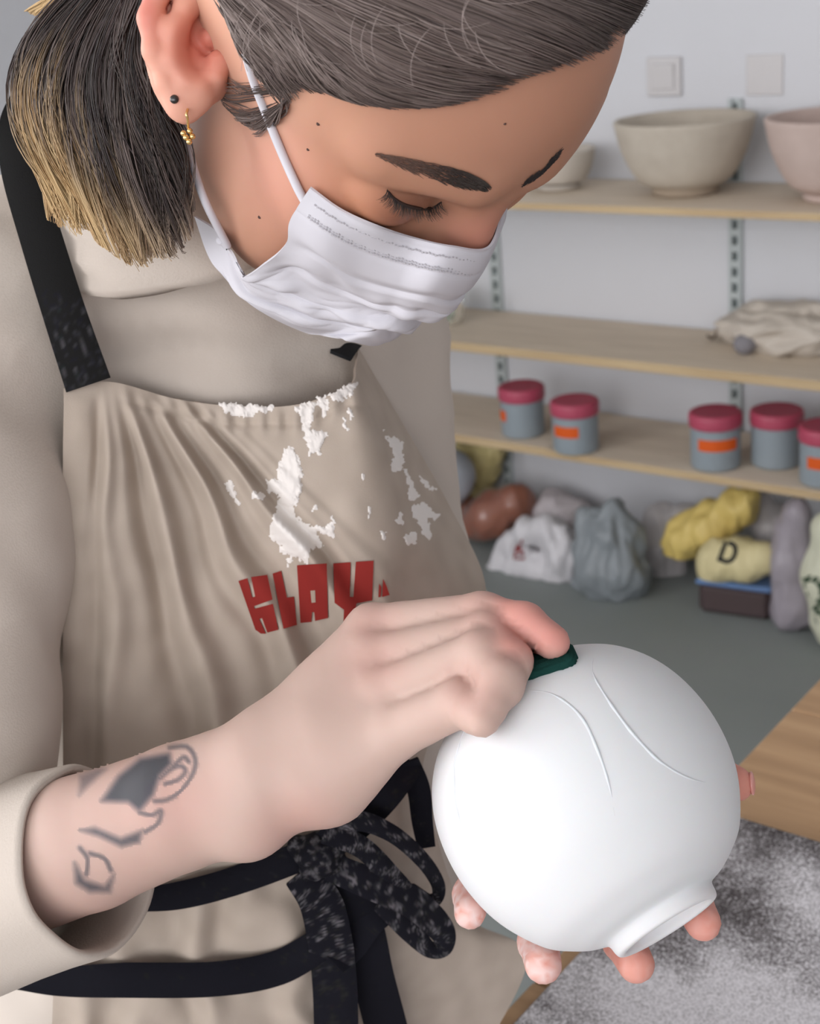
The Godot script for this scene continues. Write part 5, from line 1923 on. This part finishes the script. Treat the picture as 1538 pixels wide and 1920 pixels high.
	var wr := thing("crumpled_bag", "crumpled beige plastic bag lying on the middle shelf at right", "bag", Vector3(p.x + 0.01, 0.591, p.z - 0.02))
	part("film", lump(Vector3(0.135, 0.052, 0.080), 31, 0.36, 2.2, 0.0), film, wr)
	p = ray_plane(1426, 648, 0.591)
	var cb := thing("clay_ball", "small grey clay ball in front of the crumpled bag", "ball", Vector3(p.x - 0.002, 0.591, p.z + 0.075))
	part("lump", ball_mesh(Vector3(0, 0.023, 0), Vector3(0.025, 0.023, 0.025)).done(), mat(Color(0.52, 0.51, 0.53), 0.8), cb)
	var tw := thing("twisted_offcuts", "small heap of twisted brown offcuts left of the crumpled bag", "offcuts", ray_plane(1348, 636, 0.591))
	var rng := RandomNumberGenerator.new()
	rng.seed = 9
	var sticks := [mat(Color(0.35, 0.29, 0.24), 0.8), mat(Color(0.66, 0.60, 0.54), 0.8)]
	for k in 7:
		var l := []
		var a := rng.randf() * TAU
		var c := Vector3(rng.randf_range(-0.02, 0.02), 0.005, rng.randf_range(-0.02, 0.02))
		for j in 5: l.append(c + Vector3(cos(a + j * 0.9) * 0.016, 0.004 + 0.006 * (j % 2) + 0.002 * k, sin(a + j * 0.9) * 0.016) + Vector3(0.004 * j, 0, 0))
		part("offcut", tube(MB.new(), l, [0.0022, 0.0035, 0.0020], 8, 18).done(), sticks[k % 2], tw)

func bowl_mesh(rim: float, foot: float, high: float, wall: float) -> ArrayMesh:
	var outp := [Vector3(foot, 0.0145, 0), Vector3(foot + (rim - foot) * 0.42, high * 0.22, 0), Vector3(foot + (rim - foot) * 0.80, high * 0.58, 0), Vector3(rim, high - 0.004, 0)]
	var pr := [Vector2(0, 0.0145)]
	for k in 25:
		var q := spline(outp, k / 24.0)
		pr.append(Vector2(q.x, q.y))
	pr.append(Vector2(rim - wall * 0.3, high))
	pr.append(Vector2(rim - wall * 0.8, high - 0.001))
	for k in range(24, 0, -1):
		var q := spline(outp, k / 24.0)
		pr.append(Vector2(maxf(q.x - wall, 0.0), q.y + wall * 0.5 - 0.003))
	pr.append(Vector2(0, 0.0145 + wall))
	return lathe(pr, Transform3D(), 72, 0.012, rim * 9.0).done()

# a creased lump standing on its flat bottom: half sizes, seed, how creased, how fine, how far the top is drawn up to a knot
func lump(size: Vector3, seed_: int, crease: float, fine: float, knot: float, seg := 72, rings := 44) -> ArrayMesh:
	var m := MB.new()
	var off := Vector3(seed_ * 3.7, seed_ * 1.3, seed_ * 2.1)
	for j in rings + 1:
		var th := PI * j / rings
		for k in seg + 1:
			var ph := TAU * (k % seg) / seg
			var q := Vector3(sin(th) * cos(ph), cos(th), sin(th) * sin(ph))
			var d := 1.0 + crease * (0.55 * noise_r.get_noise_3dv(q * fine * 0.5 + off) + 0.35 * noise_a.get_noise_3dv(q * fine * 0.6 + off) - 0.30 * noise_c.get_noise_3dv(q * fine + off) - 0.12 * noise_c.get_noise_3dv(q * fine * 2.3 + off))
			var p := q * size * d
			if knot > 0.0 and q.y > 0.35:
				var t := (q.y - 0.35) / 0.65
				var sh := lerpf(1.0, 0.22 + 0.25 * sstep(0.8, 1.0, t), sstep(0.0, 0.75, t))
				p.x *= sh * (1.0 + 0.12 * sin(ph * 7.0 + seed_))
				p.z *= sh * (1.0 + 0.12 * cos(ph * 6.0 + seed_))
				p.y += knot * t
			p.y = maxf(p.y, -size.y * 0.78) + size.y * 0.78
			m.add(p)
	for j in rings:
		for k in seg:
			var a := j * (seg + 1) + k
			m.quad(a, a + seg + 1, a + seg + 2, a + 1)
	m.smooth()
	for j in rings + 1:
		var a := j * (seg + 1)
		var s := (m.n[a] + m.n[a + seg]).normalized()
		m.n[a] = s
		m.n[a + seg] = s
	return m.done()

func plastic(c: Color, rough: float, clear := 0.0) -> StandardMaterial3D:
	var m := mat(c, rough, 0.5)
	m.backlight_enabled = true
	m.backlight = Color(0.25, 0.25, 0.25)
	if clear > 0.0:
		m.transparency = BaseMaterial3D.TRANSPARENCY_ALPHA
		m.albedo_color.a = 1.0 - clear
	return m

# ---------------------------------------------------------------- bags and a box on the floor under the shelves
# a sagging bag: chains of [pixel x, pixel y, pixel radius] standing at depth z in the room; creased, and cut flat where it rests
func sag(called: String, label: String, z: float, chains: Array, m: Material, crease := 0.010, fine := 14.0, category := "bag", rest := 0.0) -> Node3D:
	var f := Field.new()
	var lo := Vector3.ONE * 9.0
	var hi := -lo
	var c0 := Vector3.ZERO
	for ch in chains:
		var ps := []
		var rs := []
		for q in ch:
			var p := wall_point(q[0], q[1], z + (q[3] if q.size() > 3 else 0.0))
			var r: float = float(q[2]) * pix(p).z / FPX
			ps.append(p)
			rs.append(r)
			lo = lo.min(p - Vector3.ONE * (r + 0.03))
			hi = hi.max(p + Vector3.ONE * (r + 0.03))
			c0 += p
		if ps.size() == 1:
			f.ball(ps[0], Vector3.ONE * rs[0], 0.03)
		else: f.chain(ps, rs, 0.03)
	lo.y = maxf(lo.y, rest - 0.03)
	var mb := f.mesh(lo, hi, 0.0065)
	var off := Vector3(z * 31.0, lo.x * 17.0, 3.0)
	for k in mb.v.size():
		var p := mb.v[k]
		var q := p * fine * 2.6 + off
		mb.v[k] += mb.n[k] * crease * (noise_r.get_noise_3d(q.x * 0.30, q.y * 0.12, q.z * 0.30) * 0.8 - 0.55 * noise_c.get_noise_3d(q.x * 0.6, q.y * 0.4, q.z * 0.6) + 0.7 * noise_a.get_noise_3d(q.x * 0.35, q.y * 0.2, q.z * 0.35) - 0.25)
		mb.v[k].y = maxf(mb.v[k].y, rest + 0.0006)
		mb.v[k].z = maxf(mb.v[k].z, -2.984)
	mb.smooth()
	var base := Vector3((lo.x + hi.x) * 0.5, rest, z)
	var o := thing(called, label, category, base, "bags stored under the shelves")
	mb.moved(Transform3D(Basis(), -base))
	part("film", mb.done(), m, o)
	return o

func wall_point(x: float, y: float, z: float) -> Vector3:
	var d := at(x, y, 1.0) - cam_pos
	return cam_pos + d * ((z - cam_pos.z) / d.z)

func build_floor_things() -> void:
	var white := plastic(Color(0.82, 0.81, 0.82), 0.45)
	var lilac := plastic(Color(0.76, 0.73, 0.74), 0.5)
	var grey := plastic(Color(0.53, 0.555, 0.57), 0.45)
	var yellow := plastic(Color(0.88, 0.78, 0.46), 0.5)
	var cream := plastic(Color(0.86, 0.81, 0.62), 0.55)
	var pale := plastic(Color(0.80, 0.74, 0.52), 0.5)
	var brown := mat(Color(0.56, 0.28, 0.11), 0.5, 0.5)
	var wrap := plastic(Color(0.85, 0.84, 0.85), 0.15, 0.92)
	var smoke := plastic(Color(0.66, 0.63, 0.66), 0.4, 0.12)
	var haze := plastic(Color(0.84, 0.82, 0.82), 0.35, 0.35)
	sag("knotted_bag", "round pale grey plastic bag on the brown clay lumps beside the apron", -2.80, [[[840, 892, 50]], [[842, 912, 38], [840, 925, 26]]], plastic(Color(0.70, 0.72, 0.75), 0.4), 0.004)
	sag("knotted_bag", "pale yellow crumpled bag behind the round grey bag", -2.935, [[[925, 848, 22], [895, 872, 30], [890, 930, 26], [893, 985, 28]], [[870, 842, 18], [895, 872, 26]]], pale, 0.012, 20.0)
	var o := sag("clay_bag", "brown clay lump in clear wrap, between the grey bag and the white bag", -2.83, [[[895, 985, 30], [925, 965, 38], [968, 945, 34]]], brown, 0.008)
	wrapper(o, wrap, 51)
	o = sag("clay_bag", "dark brown clay lump half hidden by the apron", -2.88, [[[846, 978, 26], [872, 952, 24]]], brown, 0.008)
	wrapper(o, wrap, 52)
	sag("knotted_bag", "dull lilac plastic bag slumped behind the white bag", -2.89, [[[1015, 985, 30], [1040, 960, 36], [1075, 975, 34], [1060, 1040, 42]]], lilac, 0.010)
	o = sag("shopping_bag", "white slumped plastic bag with a dark red patch", -2.74, [[[940, 1065, 17], [958, 1022, 15], [990, 998, 18], [1032, 1000, 26], [1062, 1035, 34]], [[945, 1072, 16], [1000, 1062, 26], [1058, 1068, 30]]], white, 0.012, 20.0)
	wrap_print(o, [PackedVector2Array([Vector2(966, 1026), Vector2(980, 1010), Vector2(984, 1050), Vector2(962, 1050)])], mat(Color(0.50, 0.13, 0.13), 0.6), "red_patch")
	sag("knotted_bag", "dark grey knotted plastic bag in the middle of the floor row", -2.73, [[[1143, 1065, 60]], [[1150, 965, 24], [1148, 1010, 46], [1150, 1060, 58]], [[1105, 965, 20], [1120, 1010, 40]], [[1100, 1100, 24], [1130, 1090, 40]], [[1180, 1085, 32]]], grey, 0.014, 16.0)
	sag("knotted_bag", "clear whitish plastic bag between the grey bag and the yellow bag", -2.90, [[[1250, 1065, 38], [1240, 1010, 40], [1235, 965, 20]], [[1240, 970, 22], [1290, 968, 20]]], haze, 0.010)
	# storage box with a blue lid
	var bp := ray_plane(1362, 1160, 0.0)
	var bx := thing("storage_box", "dark brown plastic box with a blue lid under the yellow bag", "box", Vector3(bp.x, 0.0005, bp.z - 0.085))
	bx.rotation.y = 0.16
	var m := MB.new()
	box(m, Vector3(0, 0.036, 0), Vector3(0.165, 0.072, 0.15), 0.012)
	part("tub", m.done(), mat(Color(0.30, 0.245, 0.245), 0.45, 0.5), bx)
	m = MB.new()
	box(m, Vector3(0, 0.0785, 0), Vector3(0.175, 0.013, 0.16), 0.005)
	part("lid", m.done(), mat(Color(0.40, 0.52, 0.70), 0.45, 0.5), bx)
	var lid_h := 0.0855
	var cr := sag("rolled_bag", "cream plastic bag with black print lying on the blue lid", -2.745, [[[1330, 1086, 22], [1350, 1055, 36], [1395, 1050, 36], [1428, 1045, 30]]], cream, 0.008, 16.0, "bag", lid_h)
	mark(cr, "D", 1366, 1036, 0.055, Color(0.08, 0.09, 0.08), 0.35)
	sag("rolled_bag", "yellow plastic bag folded over the cream bag and the box", -2.835, [[[1412, 930, 13], [1385, 950, 26], [1335, 985, 36], [1290, 1005, 36], [1275, 1045, 22], [1300, 1075, 20]]], yellow, 0.012, 18.0, "bag", lid_h)
	sag("knotted_bag", "tall smoky grey plastic bag right of the box", -2.74, [[[1492, 965, 30], [1488, 1050, 34], [1496, 1130, 38]], [[1470, 1000, 22], [1480, 1150, 30]]], smoke, 0.009)
	sag("knotted_bag", "pale clear bag bunched up behind the yellow bag", -2.91, [[[1425, 955, 28], [1450, 985, 32], [1440, 1060, 28]]], haze, 0.010)
	var last := sag("printed_sack", "cream sack with green print cut off by the right edge", -2.70, [[[1572, 1000, 48], [1574, 1080, 60], [1572, 1160, 54]]], plastic(Color(0.84, 0.84, 0.75), 0.55), 0.006)
	mark(last, "D", 1524, 1108, 0.075, Color(0.16, 0.26, 0.16), -0.3)
	mark(last, "R", 1533, 1150, 0.05, Color(0.16, 0.26, 0.16), -0.3)

func wrapper(o: Node3D, m: Material, seed_: int) -> void:   # clear wrap a little proud of the lump it covers
	var a := (o.get_node("film") as MeshInstance3D).mesh.surface_get_arrays(0)
	var mb := MB.new()
	mb.v = a[Mesh.ARRAY_VERTEX]; mb.n = a[Mesh.ARRAY_NORMAL]; mb.t = a[Mesh.ARRAY_TEX_UV]; mb.i = a[Mesh.ARRAY_INDEX]
	for k in mb.v.size(): mb.v[k] += mb.n[k] * (0.0045 + 0.0035 * noise_r.get_noise_3dv(mb.v[k] * 14.0 + Vector3.ONE * seed_))
	mb.smooth()
	part("clear_wrap", mb.done(), m, o)

func mesh_hit(o: Node3D, x: float, y: float) -> Vector3:  # first point of a thing's own skin on the sight line, else Vector3.INF
	var mi := o.get_node("film") as MeshInstance3D
	var tm := mi.mesh.generate_triangle_mesh()
	var tr := o.transform
	var a := tr.affine_inverse() * cam_pos
	var d := (tr.affine_inverse() * at(x, y, 1.0) - a).normalized()
	var r := tm.intersect_ray(a, d)
	return r["position"] if r else Vector3.INF

func wrap_print(o: Node3D, polys: Array, m: Material, called: String) -> void:   # a flat print laid on a bag's creased skin
	var mb := MB.new()
	var eye := o.transform.affine_inverse() * cam_pos
	for pg in polys:
		var lo: Vector2 = pg[0]
		var hi: Vector2 = pg[0]
		for q in pg:
			lo = lo.min(q)
			hi = hi.max(q)
		var st := 3.0
		for j in ceili((hi.y - lo.y) / st):
			for i in ceili((hi.x - lo.x) / st):
				var c := lo + Vector2(i, j) * st
				for piece in Geometry2D.intersect_polygons(pg, PackedVector2Array([c, c + Vector2(st, 0), c + Vector2(st, st), c + Vector2(0, st)])):
					var idx := Geometry2D.triangulate_polygon(piece)
					var base := mb.v.size()
					var good := true
					for q in piece:
						var h := mesh_hit(o, q.x, q.y)
						if h == Vector3.INF:
							good = false
							h = Vector3.ZERO
						mb.add(h + (eye - h).normalized() * 0.0015, (eye - h).normalized())
					if not good or idx.is_empty():
						mb.v.resize(base); mb.n.resize(base); mb.c.resize(base); mb.t.resize(base)
						continue
					for k in range(0, idx.size(), 3):
						var a := mb.v[base + idx[k]]
						if (mb.v[base + idx[k + 1]] - a).cross(mb.v[base + idx[k + 2]] - a).dot(mb.n[base]) > 0.0: mb.tri(base + idx[k], base + idx[k + 2], base + idx[k + 1])
						else: mb.tri(base + idx[k], base + idx[k + 1], base + idx[k + 2])
	if mb.v.size(): part(called, mb.done(), m, o)

func mark(o: Node3D, letter: String, x: float, y: float, high: float, c: Color, slant: float) -> void:
	var s := high * 0.5 / 0.125 * 100.0                      # half height in pixels at the floor's distance
	var outs := []
	var raw: Array
	if letter == "D": raw = [[[-0.7, -1], [0.15, -1], [0.55, -0.75], [0.75, -0.3], [0.75, 0.3], [0.55, 0.75], [0.15, 1], [-0.7, 1], [-0.7, -0.96], [-0.33, -0.58], [-0.32, 0.6], [0.08, 0.6], [0.28, 0.42], [0.38, 0.15], [0.38, -0.15], [0.28, -0.42], [0.08, -0.6], [-0.32, -0.6]]]
	else: raw = [[[-0.7, -1], [0.3, -1], [0.7, -0.6], [0.5, -0.05], [0.8, 1], [0.35, 1], [0.1, 0.1], [-0.25, 0.1], [-0.25, 1], [-0.7, 1]]]
	for r in raw:
		var pg := PackedVector2Array()
		for q in r: pg.append(Vector2(x, y) + (Vector2(q[0], q[1]) * s).rotated(slant))
		outs.append(pg)
	wrap_print(o, outs, mat(c, 0.7), "print")
